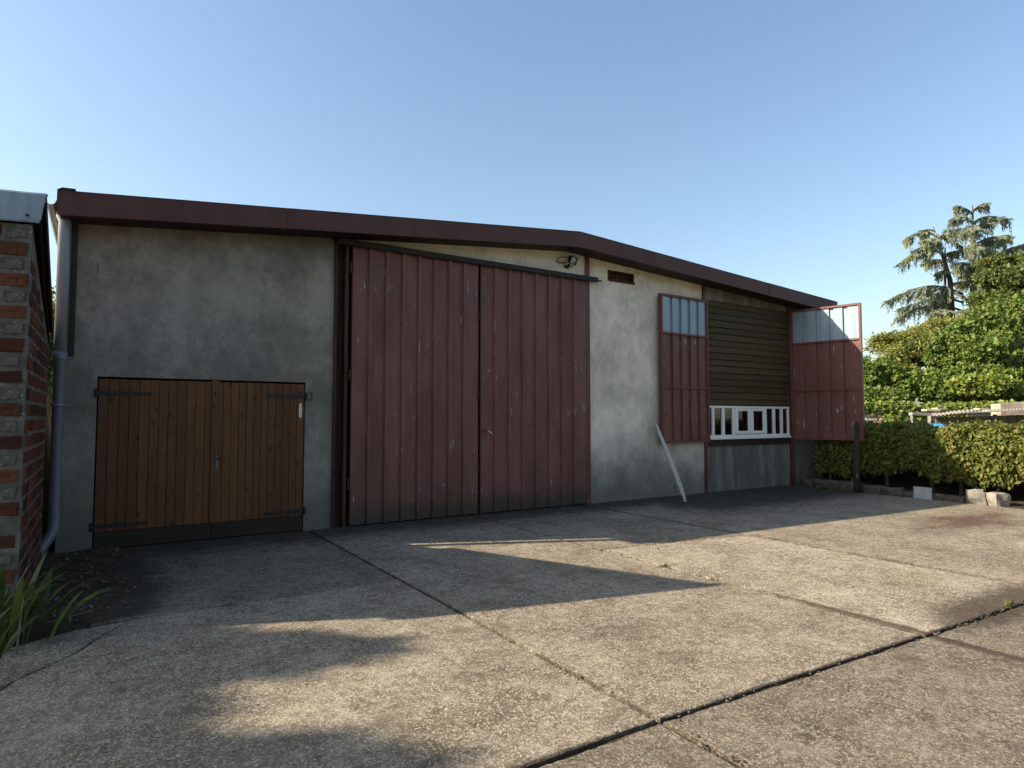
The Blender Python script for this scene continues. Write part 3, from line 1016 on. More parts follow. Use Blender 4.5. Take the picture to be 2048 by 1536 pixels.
# edge strip, lever and latch remains on the right leaf
MB().box(5.297, 5.309, -0.052, -0.03, 0.03, 4.16).build('edge_strip', M['dark'], rf)
mb = MB()
mb.tube([(5.43, -0.05, 1.375), (5.43, -0.10, 1.375), (5.445, -0.115, 1.365), (5.53, -0.12, 1.30)], [0.010, 0.011, 0.012, 0.009], 8)
mb.build('lever', M['steel'], rf, True)
MB().cbox(5.335, 5.405, -0.052, -0.045, 1.27, 1.45, 0.002).build('lock_plate', M['red_frame'], rf)
MB().tube([(5.368, -0.0525, 1.372), (5.368, -0.056, 1.372)], 0.014, 10).build('keyhole', M['iron'], rf)
for z in (0.7, 1.9, 3.2):
    MB().cbox(5.255, 5.275, -0.065, -0.048, z, z + 0.16, 0.003).build('seam_tab', M['rust'], lf)
for z in (0.55, 2.15, 3.75):
    MB().tube([(3.078, -0.045, z), (3.078, -0.045, z + 0.16)], 0.017, 10).build('hinge', M['dark'], lf)

# ---- timber double door
def timber_leaf(x0, x1, label):
    root = bpy.data.objects.new('timber_door', None)
    root.location = ((x0 + x1) / 2, 0, 0)
    link(root)
    put_under(root, barn)
    root['label'] = label
    n = 12
    rnd = random.Random(int(x1 * 100))
    w = [rnd.uniform(0.92, 1.08) for _ in range(n)]
    tot = sum(w)
    x = x0
    me = {}
    for i in range(n):
        ww = (x1 - x0) * w[i] / tot
        mb = MB()
        mb.cbox(x + 0.0012, x + ww - 0.0012, 0.012 + rnd.uniform(-0.0015, 0.0015), 0.040, 0.215, 2.075 + rnd.uniform(-0.002, 0.002), 0.005)
        mb.build('plank', M['pine'], root)
        x += ww
    MB().cbox(x0, x1, 0.0, 0.04, 0.012, 0.212, 0.004).build('kick_board', M['pine_dark'], root)
    for z in (0.35, 1.80):
        MB().box(x0 + 0.05, x1 - 0.05, 0.041, 0.07, z, z + 0.12).build('ledge', M['pine_dark'], root)
    return root


tl = timber_leaf(DX0 + 0.012, 1.262, 'left leaf of the brown plank double door')
tr_ = timber_leaf(1.268, DX1 - 0.012, 'right leaf of the brown plank double door, with white tag')
MB().cbox(1.232, 1.318, -0.016, 0.0075, 0.214, 2.112, 0.005).build('cover_strip', M['pine'], tr_)


def strap(root, x0, x1, z, knuckle):
    mb = MB()
    if knuckle < 0:
        mb.add([(x0, 0.0, z - 0.026), (x1, 0.0, z - 0.02), (x1, 0.0, z + 0.02), (x0, 0.0, z + 0.026),
                (x0, 0.0072, z - 0.026), (x1, 0.0072, z - 0.02), (x1, 0.0072, z + 0.02), (x0, 0.0072, z + 0.026)],
               [(0, 1, 2, 3), (4, 7, 6, 5), (0, 4, 5, 1), (1, 5, 6, 2), (2, 6, 7, 3), (3, 7, 4, 0)])
        mb.tube([(x0 - 0.012, -0.006, z - 0.05), (x0 - 0.012, -0.006, z + 0.05)], 0.017, 10)
    else:
        mb.add([(x0, 0.0, z - 0.02), (x1, 0.0, z - 0.026), (x1, 0.0, z + 0.026), (x0, 0.0, z + 0.02),
                (x0, 0.0072, z - 0.02), (x1, 0.0072, z - 0.026), (x1, 0.0072, z + 0.026), (x0, 0.0072, z + 0.02)],
               [(0, 1, 2, 3), (4, 7, 6, 5), (0, 4, 5, 1), (1, 5, 6, 2), (2, 6, 7, 3), (3, 7, 4, 0)])
        mb.tube([(x1 + 0.012, -0.006, z - 0.05), (x1 + 0.012, -0.006, z + 0.05)], 0.017, 10)
    for k in range(4):
        xx = x0 + (x1 - x0) * (0.15 + 0.23 * k)
        mb.tube([(xx, 0.0, z), (xx, -0.004, z)], 0.008, 8)
    mb.build('strap_hinge', M['iron'], root)


strap(tl, DX0 + 0.0, 0.54, 1.90, -1)
strap(tl, DX0 + 0.0, 0.54, 0.285, -1)
strap(tr_, 1.92, DX1 - 0.0, 1.905, 1)
strap(tr_, 1.92, DX1 - 0.0, 0.285, 1)
# ring at the upper right hinge
ring = [(2.495 + 0.045 * math.sin(a), -0.02, 1.905 + 0.06 * math.cos(a)) for a in [math.pi * 0.05 + math.pi * 0.95 * k / 12 for k in range(13)]]
MB().tube(ring, 0.006, 6).build('hook', M['iron'], tr_)
MB().cbox(1.294, 1.322, -0.022, -0.0165, 0.90, 1.10, 0.003).build('lock_plate', M['pvc'], tr_)
mb = MB()
mb.tube([(1.308, -0.0245, 1.06), (1.308, -0.065, 1.06), (1.318, -0.075, 1.055), (1.40, -0.072, 1.045)], [0.009, 0.009, 0.010, 0.008], 8)
mb.build('lever', M['iron'], tr_, True)
MB().tube([(1.309, -0.0245, 0.94), (1.309, -0.027, 0.94)], 0.009, 10).build('keyhole', M['iron'], tr_)
# white enamel tag with a thin grey line (a thermometer)
mb = MB()
tp = [(2.372, 1.60), (2.398, 1.60), (2.404, 1.67), (2.404, 1.73), (2.397, 1.79), (2.391, 1.80), (2.379, 1.80), (2.373, 1.79), (2.366, 1.73), (2.366, 1.67)]
mb.prism(tp, 'y', 0.001, 0.009)
tg = mb.build('white_tag', M['white'], tr_)
MB().box(2.383, 2.388, -0.0025, 0.0008, 1.62, 1.77).build('gauge_line', M['pvc'], tr_)

# ---- boarded bay with weatherboards and the white window
bay = bpy.data.objects.new('boarded_bay', None)
bay.location = (12.38, 0, 1.9)
link(bay)
put_under(bay, barn)
bay['label'] = 'dark weatherboards above the white window'
NB, BH = 16, 0.1435
bz0 = 1.868
bprof = [(0.034, 0.0), (-0.006, 0.004), (-0.008, 0.016), (0.024, BH + 0.012), (0.036, BH + 0.012)]
def wavy_board(seed):
    r_ = random.Random(seed)
    n_ = 14
    ph = [r_.uniform(0, 6) for _ in range(4)]
    v_, f_ = [], []
    for k in range(n_ + 1):
        x_ = 10.915 + (13.845 - 10.915) * k / n_
        dz = 0.003 * math.sin(2.1 * x_ + ph[0]) + 0.0025 * math.sin(5.3 * x_ + ph[1])
        dy = 0.003 * math.sin(1.7 * x_ + ph[2])
        for j, (y_, z_) in enumerate(bprof):
            v_.append((x_, y_ + dy, z_ + (dz if j < 3 else 0)))
    m_ = len(bprof)
    for k in range(n_):
        for j in range(m_):
            j2 = (j + 1) % m_
            f_.append((k * m_ + j, k * m_ + j2, (k + 1) * m_ + j2, (k + 1) * m_ + j))
    f_.append(tuple(reversed(range(m_))))
    f_.append(tuple(n_ * m_ + j for j in range(m_)))
    return mesh_data('weatherboard', v_, f_, M['weatherboard'])


wb_ = [wavy_board(k) for k in range(5)]
for i in range(NB):
    obj('weatherboard', wb_[i * 3 % 5], bay, loc=(0, random.uniform(-0.003, 0.003), bz0 + i * BH + random.uniform(-0.008, 0.008) * (i > 0)))
MB().box(10.90, 13.86, 0.045, 0.06, 1.86, 4.17).build('backing', M['dark'], bay)

win = bpy.data.objects.new('window', None)
win.location = (12.4, 0, 1.12)
link(win)
put_under(win, barn)
win['label'] = 'long low white window of eight narrow panes'
WX0, WX1, WZ0, WZ1 = 10.985, 13.835, 1.135, 1.855
mb = MB()
mb.cbox(WX0, WX1, -0.020, 0.09, WZ1 - 0.050, WZ1, 0.004)
mb.build('head_rail', M['white'], win)
mb = MB()
mb.cbox(WX0 + 0.01, WX1 - 0.0, -0.030, 0.09, WZ0, WZ0 + 0.085, 0.005)
mb.build('bottom_rail', M['white'], win)
for (a, b) in ((10.99, 12.36), (12.39, 13.84)):
    MB().cbox(a, b, -0.062, -0.0305, WZ0 - 0.012, WZ0 + 0.030, 0.005).build('sill', M['white'], win)
MB().box(10.91, 13.85, -0.03, 0.08, 0.985, 1.122).build('sill_beam', M['pine_dark'], win)
# uprights measured along the bay: (x0, x1)
ups = [(11.085, 11.165), (11.415, 11.500), (11.765, 11.845), (12.915, 12.975), (13.215, 13.295), (13.505, 13.585), (13.775, 13.835)]
zc0, zc1 = WZ0 + 0.0855, WZ1 - 0.0505
for a, b in ups:
    MB().cbox(a, b, -0.018, 0.09, zc0, zc1, 0.004).build('mullion', M['white'], win)
MB().cbox(WX0, WX0 + 0.02, -0.018, 0.09, zc0, zc1, 0.003).build('mullion', M['white'], win)
for a, b in ((WX0 + 0.02, 11.085), (11.165, 11.415), (11.500, 11.765), (12.975, 13.215), (13.295, 13.505), (13.585, 13.775)):
    MB().box(a, b, 0.012, 0.016, zc0, zc1).build('pane', M['glass'], win)
# two opening casements in the middle
for a, b in ((11.850, 12.378), (12.384, 12.910)):
    mb = MB()
    st = 0.088
    mb.cbox(a, a + st, -0.034, 0.05, zc0 + 0.012, zc1 - 0.004, 0.005)
    mb.cbox(b - st, b, -0.034, 0.05, zc0 + 0.012, zc1 - 0.004, 0.005)
    mb.cbox(a + st, b - st, -0.032, 0.05, zc0 + 0.012, zc0 + 0.080, 0.005)
    mb.cbox(a + st, b - st, -0.032, 0.05, zc1 - 0.060, zc1 - 0.004, 0.005)
    mb.build('casement', M['white'], win)
    MB().box(a + st, b - st, -0.012, -0.008, zc0 + 0.080, zc1 - 0.060).build('pane', M['glass'], win)


# ---- hinged metal shutters
def shutter(hinge, ang, w, z0, z1, label, flip):
    """built along +x from the hinge with its face towards -y, then turned"""
    root = bpy.data.objects.new('shutter', None)
    link(root)
    root['label'] = label
    T = 0.078
    zb1 = z0 + (z1 - z0) * 0.737
    zb2 = z0 + (z1 - z0) * 0.373
    def L(x):
        return -x if flip else x
    def bx(mb, a, b, y0, y1, c, d):
        a, b = sorted((L(a), L(b)))
        mb.box(a, b, y0, y1, c, d)
    f = MB()
    fw = 0.045
    bx(f, 0, fw, -T / 2, T / 2, z0, z1)
    bx(f, w - fw, w, -T / 2, T / 2, z0, z1)
    bx(f, fw, w - fw, -T / 2, T / 2, z0, z0 + fw)
    bx(f, fw, w - fw, -T / 2, T / 2, z1 - fw, z1)
    for z in (zb1, zb2):
        bx(f, fw, w - fw, -T / 2 + 0.003, T / 2 - 0.01, z - 0.020, z + 0.020)
    parts = [f.build('frame', M['red_frame'])]
    def chan(za, zb, mat, name, yy):
        n = 5
        pitch = (w - 2 * fw) / n
        prof = [(fw, yy)]
        for i in range(1, n):
            c = fw + pitch * i
            prof += [(c - 0.052, yy), (c - 0.046, yy + 0.034), (c + 0.046, yy + 0.034), (c + 0.052, yy)]
        prof.append((w - fw, yy))
        mb = MB()
        m = len(prof)
        v = [(L(x), y, za) for x, y in prof] + [(L(x), y, zb) for x, y in prof]
        mb.add(v, [(i, i + 1, m + i + 1, m + i) for i in range(m - 1)])
        return mb.build(name, mat)
    yy = -0.006
    parts.append(chan(z0 + fw, zb2 - 0.020, M['red_shutter'], 'ribbed_sheet', yy))
    parts.append(chan(zb2 + 0.020, zb1 - 0.020, M['red_shutter'], 'ribbed_sheet', yy))
    parts.append(chan(zb1 + 0.020, z1 - fw, M['galv'], 'bare_sheet', yy))
    for z in (z0 + 0.35, z1 - 0.35):
        mb = MB()
        mb.tube([(0, 0, z - 0.06), (0, 0, z + 0.06)], 0.018, 8)
        parts.append(mb.build('hinge', M['dark']))
    root.location = hinge
    root.rotation_euler = (0, 0, ang)
    bpy.context.view_layer.update()
    for p in parts:
        p.parent = root
    put_under(root, barn)
    return root


shutter((10.88, -0.085, 0), R(1.2), 1.44, 1.085, 4.115, 'red metal shutter folded back flat against the barn wall', True)
shutter((13.915, -0.06, 0), R(-79), 1.56, 1.085, 4.165, 'red metal shutter standing open towards the hedge', False)

# ---- broken vent hole with rusty frame
mb = MB()
mb.box(VX0, VX0 + 0.03, -0.012, 0.11, VZ0, VZ1)
mb.box(VX1 - 0.03, VX1, -0.012, 0.11, VZ0, VZ1)
mb.box(VX0 + 0.03, VX1 - 0.03, -0.012, 0.11, VZ1 - 0.025, VZ1)
vroot = mb.build('vent_frame', M['rust'], barn)
mb = MB()
mb.box(VX0 + 0.03, VX1 + 0.01, -0.03, 0.10, VZ0 - 0.012, VZ0 + 0.03)
mb.build('vent_sill', M['rust'], vroot)
MB().box(VX0 + 0.03, VX1 - 0.03, 0.10, 0.118, VZ0 + 0.03, VZ1 - 0.025).build('vent_back', M['rust'], vroot)
MB().box(VX0 + 0.02, VX1 + 0.16, -0.025, -0.003, VZ1 + 0.002, VZ1 + 0.022).build('lintel', M['wall'], vroot)

# ---- downpipe at the left corner
PX, PY = -0.418, -0.165
dp = bpy.data.objects.new('downpipe', None)
dp.location = (PX, PY, 0)
link(dp)
put_under(dp, barn)
dp['label'] = 'zinc downpipe with grey lower length'
pts = [(PX - 0.04, PY, ZL - 0.13), (PX - 0.03, PY, 3.97), (PX, PY, 3.90), (PX, PY, 2.36)]
MB().tube(pts, [0.05, 0.060, 0.064, 0.064], 20).build('zinc_pipe', M['zinc'], dp, True)
MB().tube([(PX, PY, 2.365), (PX, PY, 2.28), (PX, PY, 2.26), (PX, PY, 0.42), (PX, PY, 0.33), (PX - 0.03, PY - 0.03, 0.24), (PX - 0.12, PY - 0.07, 0.10), (PX - 0.15, PY - 0.08, -0.03)],
          [0.072, 0.072, 0.058, 0.058, 0.058, 0.058, 0.058, 0.058], 20).build('lower_pipe', M['pvc'], dp, True)
for z in (2.285, 1.735):
    mb = MB()
    mb.tube([(PX, PY, z), (PX, PY, z + 0.025)], 0.078, 20)
    mb.box(PX + 0.02, PX + 0.125, PY - 0.008, PY + 0.008, z + 0.002, z + 0.022)
    mb.tube([(PX + 0.115, PY, z + 0.012), (-0.30, 0.02, z + 0.012)], 0.006, 6)
    mb.build('bracket', M['pvc'], dp)

# ---- floodlight with a loop of cable
FX, FZ = 7.14, 4.46
fl = thing('floodlight', (FX, -0.05, FZ), 'small black floodlight with a cable loop under the barn ridge', 'floodlight')
mb = MB()
hw, hh = 0.115, 0.075
c0 = Vector((FX + 0.03, -0.16, FZ + 0.015))
q = Matrix.Rotation(R(24), 4, 'Z') @ Matrix.Rotation(R(24), 4, 'X')
def fv(x, y, z):
    return c0 + q @ Vector((x, y, z))
fr = [fv(-hw, -0.04, -hh), fv(hw, -0.04, -hh), fv(hw, -0.04, hh), fv(-hw, -0.04, hh)]
bk = [fv(-hw * .7, 0.05, -hh * .7), fv(hw * .7, 0.05, -hh * .7), fv(hw * .7, 0.05, hh * .7), fv(-hw * .7, 0.05, hh * .7)]
inn = [fv(-hw + .014, -0.04, -hh + .014), fv(hw - .014, -0.04, -hh + .014), fv(hw - .014, -0.04, hh - .014), fv(-hw + .014, -0.04, hh - .014)]
ind = [fv(-hw + .02, -0.02, -hh + .02), fv(hw - .02, -0.02, -hh + .02), fv(hw - .02, -0.02, hh - .02), fv(-hw + .02, -0.02, hh - .02)]
mb.add(fr + bk + inn + ind, [(4, 7, 6, 5)] + [(i, (i + 1) % 4, 4 + (i + 1) % 4, 4 + i)[::-1] for i in range(4)]
       + [(i, (i + 1) % 4, 8 + (i + 1) % 4, 8 + i) for i in range(4)] + [(8 + i, 8 + (i + 1) % 4, 12 + (i + 1) % 4, 12 + i) for i in range(4)])
mb.build('housing', M['casing'], fl)
MB().add(ind, [(0, 1, 2, 3)]).build('lens', M['lampglass'], fl)
mb = MB()
mb.box(FX - 0.03, FX + 0.05, -0.04, -0.001, FZ - 0.11, FZ - 0.06)
mb.tube([(FX - 0.08, -0.05, FZ - 0.085), (FX + 0.08, -0.12, FZ - 0.085)], 0.012, 6)
mb.tube([(FX + 0.0, -0.02, FZ - 0.085), (FX + 0.03, -0.10, FZ - 0.04)], 0.014, 6)
mb.build('bracket', M['casing'], fl)
cab = [(FX - 0.02, -0.10, FZ + 0.06), (FX - 0.10, -0.09, FZ + 0.075), (FX - 0.20, -0.07, FZ + 0.045), (FX - 0.235, -0.05, FZ + 0.0), (FX - 0.19, -0.03, FZ - 0.035), (FX - 0.10, -0.03, FZ - 0.025), (FX - 0.02, -0.05, FZ - 0.015)]
MB().tube(cab, 0.010, 6).build('cable', M['casing'], fl)

# ---- silvered plank leaning on the shutter
mb = MB()
a, b = Vector((9.42, -0.74, 0.0)), Vector((9.31, -0.125, 1.50))
ax = (b - a).normalized()
sd = Vector((1, 0.1, 0)); sd = (sd - ax * sd.dot(ax)).normalized()
nn = ax.cross(sd)
prof_w = [0.030, 0.042, 0.052, 0.050, 0.055, 0.048, 0.047, 0.040, 0.034, 0.012]
v, f = [], []
for i, w in enumerate(prof_w):
    t = i / 9
    c = a.lerp(b, t) + sd * (0.012 * math.sin(5 * t) - 0.03 * t * t)
    for sx, sy in ((-1, -1), (1, -1), (1, 1), (-1, 1)):
        v.append(c + sd * sx * w + nn * sy * 0.012)
for i in range(9):
    for k in range(4):
        k2 = (k + 1) % 4
        f.append((i * 4 + k, i * 4 + k2, i * 4 + 4 + k2, i * 4 + 4 + k))
f += [(3, 2, 1, 0), (36, 37, 38, 39)]
tag(mb.add(v, f).build('plank', M['silver_wood']), 'silver grey splintered plank leaning on the folded shutter', 'plank')

# ================================================================== BRICK OUTBUILDING AT THE LEFT
PC = Vector((-0.43, -2.73, 3.46))                       # front top corner of its roof
EX = Vector((-0.975, 0.224, 0)).normalized()            # front face runs away to the left
EY = Vector((-0.020, 1.0, 0)).normalized()              # side runs back to the barn
SL = -0.346
W0 = Vector((-0.520, -2.70, 0))                         # foot of the front corner
hut = thing('brick_outbuilding', W0, 'old red brick outbuilding with zinc roof edge at the left', 'outbuilding')
SIDE_L, FRONT_L = 2.34, 2.6
NF = Vector((EX.y, -EX.x, 0))                          # towards the camera
if NF.y > 0:
    NF = -NF
NS = Vector((1, -0.002, 0)).normalized()


def top_z(d):                                           # top of the side wall at distance d from the front
    return 3.20 + SL * d


mb = MB()
A = W0 - NF * 0.004 - NS * 0.004
F2 = A + EX * FRONT_L
SD = Vector((0.002, 1.0, 0)).normalized()
S2 = A + SD * SIDE_L
B2 = S2 + EX * FRONT_L
def zt(p, z):
    return (p.x, p.y, z)
v = [zt(A, -0.05), zt(F2, -0.05), zt(B2, -0.05), zt(S2, -0.05), zt(A, top_z(0)), zt(F2, top_z(0)), zt(B2, top_z(SIDE_L)), zt(S2, top_z(SIDE_L))]
mb.add(v, [(0, 1, 5, 4), (1, 2, 6, 5), (2, 3, 7, 6), (3, 0, 4, 7), (4, 5, 6, 7)])
mb.build('mortar_wall', M['mortar'], hut)
BK = 7.0
mb = MB()
C0 = Vector((-0.60, S2.y + 0.001, 0)); C1 = Vector((-0.62, A.y + BK, 0)); C2 = Vector((-3.0, A.y + BK, 0)); C3 = Vector((-3.0, S2.y + 0.001, 0))
v = [zt(p, -0.05) for p in (C0, C1, C2, C3)] + [zt(C0, top_z(SIDE_L)), zt(C1, top_z(BK)), zt(C2, top_z(BK)), zt(C3, top_z(SIDE_L))]
mb.add(v, [(0, 1, 5, 4), (1, 2, 6, 5), (2, 3, 7, 6), (3, 0, 4, 7), (4, 5, 6, 7)])
mb.build('rear_wall', M['mortar'], hut)


def brick_mesh(L, H, seed, mat, D=0.05):
    import bmesh
    rnd = random.Random(seed)
    bm = bmesh.new()
    bmesh.ops.create_cube(bm, size=1.0)
    for vv in bm.verts:
        vv.co = Vector((vv.co.x * L, vv.co.y * D, vv.co.z * H))
        vv.co += Vector((rnd.uniform(-1, 1) * 0.010, rnd.uniform(-1, 1) * 0.004, rnd.uniform(-1, 1) * 0.008))
    bmesh.ops.bevel(bm, geom=bm.edges[:], offset=0.010, segments=2, affect='EDGES')
    for vv in bm.verts:
        vv.co += Vector((rnd.uniform(-1, 1), rnd.uniform(-1, 1) * 0.6, rnd.uniform(-1, 1))) * 0.004
    me = bpy.data.meshes.new('brick')
    bm.to_mesh(me)
    bm.free()
    me.materials.append(mat)
    return me


CH = 0.1335
stretch = [brick_mesh(0.258, 0.116, s, M['brick']) for s in range(6)]
header = [brick_mesh(0.125, 0.110, 10 + s, M['brick']) for s in range(4)]
blocks = [brick_mesh(0.165, 0.108, 20 + s, M['block']) for s in range(4)]
front_ang = math.atan2(-EX.y, -EX.x)
side_ang = math.atan2(SD.y, SD.x)
rb = random.Random(3)
for row in range(24):
    z = 0.06 + row * CH
    # front: stretchers on even rows, pale patched block and red brick on the others
    k = 0.035 + rb.uniform(-0.012, 0.012) if row % 2 else 0.022
    while k < 1.9:
        if row % 2 == 0:
            me, L = rb.choice(stretch), 0.262
        elif k < 0.1 or rb.random() < 0.25:
            me, L = rb.choice(blocks), 0.172
        else:
            me, L = rb.choice(header), 0.132
        if row == 5 and k < 0.3:
            k += 0.18
            continue
        c = W0 + EX * (k + L / 2) - NF * 0.020
        if z + 0.06 < top_z(0):
            obj('brick', me, hut, loc=(c.x, c.y, z), rot=(0, R(rb.uniform(-0.8, 0.8)), front_ang + R(rb.uniform(-0.8, 0.8))))
        k += L + rb.uniform(0.010, 0.016)
    # side towards the barn
    d = 0.02 + (0.0 if row % 2 else 0.13)
    while d < SIDE_L - 0.26:
        L = 0.262
        c = W0 + SD * (d + L / 2) - NS * 0.022
        if z + 0.08 < top_z(d + L):
            obj('brick', rb.choice(stretch), hut, loc=(c.x, c.y, z + rb.uniform(-0.003, 0.003)), rot=(0, 0, side_ang))
        d += L + 0.012

# roof of the outbuilding: boards, tiles and barge boards along the verge
def along(d, dz, off):
    p = PC + EY * d + EX * off
    return (p.x, p.y, PC.z + SL * d + dz)
RL = 2.36
mb = MB()
v = [along(0, -0.03, 0.012), along(RL, -0.03, 0.012), along(RL, -0.03, 3.0), along(0, -0.03, 3.0),
     along(0, -0.09, 0.012), along(RL, -0.09, 0.012), along(RL, -0.09, 3.0), along(0, -0.09, 3.0)]
mb.add(v, [(0, 1, 2, 3), (7, 6, 5, 4), (0, 4, 5, 1), (1, 5, 6, 2), (2, 6, 7, 3), (3, 7, 4, 0)])
roof = mb.build('roof', M['roof'], hut)
mb = MB()
v = [along(RL + 0.001, -0.03, 0.13), along(BK + 0.3, -0.03, 0.13), along(BK + 0.3, -0.03, 3.0), along(RL + 0.001, -0.03, 3.0),
     along(RL + 0.001, -0.09, 0.13), along(BK + 0.3, -0.09, 0.13), along(BK + 0.3, -0.09, 3.0), along(RL + 0.001, -0.09, 3.0)]
mb.add(v, [(0, 1, 2, 3), (7, 6, 5, 4), (0, 4, 5, 1), (1, 5, 6, 2), (2, 6, 7, 3), (3, 7, 4, 0)])
mb.build('roof', M['roof'], hut)
for (o0, o1, d0, d1) in ((0.0, 0.010, 0.0, -0.17), (0.035, 0.055, -0.091, -0.22), (0.085, 0.105, -0.091, -0.25)):
    mb = MB()
    v = [along(0.02, d0, o0), along(RL, d0, o0), along(RL, d0, o1), along(0.02, d0, o1),
         along(0.02, d1, o0), along(RL, d1, o0), along(RL, d1, o1), along(0.02, d1, o1)]
    mb.add(v, [(0, 1, 2, 3), (7, 6, 5, 4), (0, 4, 5, 1), (1, 5, 6, 2), (2, 6, 7, 3), (3, 7, 4, 0)])
    mb.build('barge_board', M['brown_board'], hut)
# zinc flashing over the front edge: a bent sheet with a rolled lower edge
mb = MB()
rows = [(0.09, 0.012, 0.015), (0.0, 0.012, 0.0), (-0.012, -0.004, 0.0), (-0.018, -0.12, 0.016), (-0.016, -0.215, 0.030), (-0.034, -0.235, 0.034), (-0.030, -0.252, 0.036)]
v, f = [], []
for (yy, dz, ins) in rows:
    for k in range(9):
        kk = ins + (2.9 - ins) * (k / 8) ** 2
        p = PC + EX * kk - NF * yy * -1.0
        p = PC + EX * kk + NF * (-yy if yy > 0 else -yy)
        v.append((p.x + 0.0, p.y, PC.z + dz - max(0, yy) * 0.346 * -0 + 0.002 * math.sin(k * 2.1 + dz * 30)))
n = 9
for i in range(len(rows) - 1):
    for k in range(n - 1):
        f.append((i * n + k, i * n + k + 1, (i + 1) * n + k + 1, (i + 1) * n + k))
fla = mb.add(v, f).build('zinc_flashing', M['zinc'], hut)
pr = PC + EX * 0.125 + NF * 0.018
MB().tube([(pr.x, pr.y, PC.z - 0.19), (pr.x + NF.x * 0.01, pr.y + NF.y * 0.01, PC.z - 0.19)], 0.012, 10).build('rivet', M['dark'], fla)

# ================================================================== IRIS AND BED AT THE LEFT
iris = thing('iris_plant', (-0.60, -3.30, -0.05), 'clump of sword shaped iris leaves at the foot of the brick wall', 'plant')
rnd = random.Random(21)
for i in range(78):
    bx_, by_ = -0.60 + rnd.gauss(0, 0.14), -3.22 + rnd.gauss(0, 0.22)
    ang = rnd.uniform(-2.2, 1.3) if i % 3 else rnd.uniform(-0.6, 0.7)
    lean = rnd.uniform(0.1, 0.95)
    L = rnd.uniform(0.38, 0.66)
    wd = rnd.uniform(0.016, 0.034) if i % 6 != 5 else 0.008
    d = Vector((math.cos(ang), math.sin(ang), 0))
    sdv = Vector((-d.y, d.x, 0))
    tw = rnd.uniform(-0.7, 0.7)
    p = Vector((bx_, by_, -0.05))
    v, f = [], []
    th = R(84) - lean * 0.35
    for k in range(9):
        t = k / 8
        w = wd * (0.65 + 0.7 * t) * (1 - t ** 3.2) if t < 1 else 0.0005
        s2 = (sdv * math.cos(tw) + d * math.sin(tw) * 0.6).normalized()
        dirv = d * math.cos(th) + Vector((0, 0, 1)) * math.sin(th)
        nrm = dirv.cross(s2)
        v += [p - s2 * w, p + nrm * w * 0.25, p + s2 * w]
        p = p + dirv * (L / 8)
        th -= lean * 0.20 * (0.5 + t)
    for k in range(8):
        a0 = k * 3
        f += [(a0, a0 + 1, a0 + 4, a0 + 3), (a0 + 1, a0 + 2, a0 + 5, a0 + 4)]
    obj('leaf', mesh_data('leaf', v, f, M['dry'] if i % 6 == 5 else M['iris'], True), iris)

# soil washed over the edge of the slab
v, f = [], []
rs = np.random.default_rng(12)
nx_, ny_ = 26, 60
phs = rs.uniform(0, 6, 8)
for i in range(nx_ + 1):
    for j in range(ny_ + 1):
        x = -0.72 + 1.35 * i / nx_
        y = -3.32 + 3.45 * j / ny_
        k = 0.5 * math.sin(3.1 * y + phs[0]) + 0.3 * math.sin(7.7 * y + phs[1]) + 0.2 * math.sin(13 * y + 5 * x + phs[2])
        edge = 0.10 + 0.16 * k - 0.22 * max(0.0, -2.7 - y)
        z = 0.022 - 0.16 * (x - edge) if x > edge else 0.022
        z = max(-0.09, z + 0.010 * math.sin(9 * x + phs[3]) * math.sin(8 * y + phs[4]) + rs.uniform(-0.005, 0.005))
        if y < -3.2:
            z -= (-3.2 - y) * 0.7
        v.append((x, y, z))
for i in range(nx_):
    for j in range(ny_):
        a0 = i * (ny_ + 1) + j
        f.append((a0, a0 + ny_ + 1, a0 + ny_ + 2, a0 + 1))
tag(MB().add(v, f).build('soil_bank', M['soil'], None, True), kind='structure')

# dead leaves and twigs on the bed
r = np.random.default_rng(4)
n = 700
P = np.stack([r.uniform(-0.62, 0.35, n), r.uniform(-3.25, -0.1, n), np.full(n, 0.0)], 1)
P[:, 2] = np.where(P[:, 0] > 0.25, 0.010, 0.028) + r.uniform(0, 0.012, n)
keep = r.uniform(0, 1, n) < np.where(P[:, 0] > 0.0, 0.35, 1.0)
P = P[keep]
D = unit(len(P), r); D[:, 2] *= 0.25
N_ = unit(len(P), r) * 0.5; N_[:, 2] += 1
lit = obj('leaf_litter', leaf_mesh('leaf_litter', P, D, N_, r.uniform(0.025, 0.07, len(P)), r.uniform(0.012, 0.03, len(P)), M['dry']))
tag(lit, 'dry leaf litter on the dark bed beside the downpipe', 'leaf litter', kind='stuff')
for i, (pts, lab) in enumerate((([(-0.50, -3.05, -0.03), (-0.28, -3.10, 0.02), (-0.10, -3.02, 0.03), (0.03, -2.88, 0.02)], 'thin dead stalk lying beside the iris clump'),
                                ([(-0.16, -3.20, -0.03), (-0.155, -3.16, 0.05), (-0.17, -3.08, 0.07), (-0.15, -3.02, 0.045)], 'short bent dead stalk standing beside the iris clump'))):
    tag(MB().tube(pts, [0.006, 0.007, 0.006, 0.003], 6).build('dead_stalk', M['dry'], None, True), lab, 'stalk')

# a few fallen leaves blown over the slabs
n = 150
P = np.stack([r.uniform(0.2, 12.5, n), -np.abs(r.normal(0, 1, n)) * 2.6 - 0.15, np.full(n, 0.012)], 1)
D = unit(n, r); D[:, 2] *= 0.2
N_ = unit(n, r) * 0.4; N_[:, 2] += 1
fl_ = obj('fallen_leaves', leaf_mesh('fallen_leaves', P, D, N_, r.uniform(0.025, 0.055, n), r.uniform(0.015, 0.03, n), M['dry']))
tag(fl_, 'scattered fallen leaves on the concrete yard', 'fallen leaves', kind='stuff')

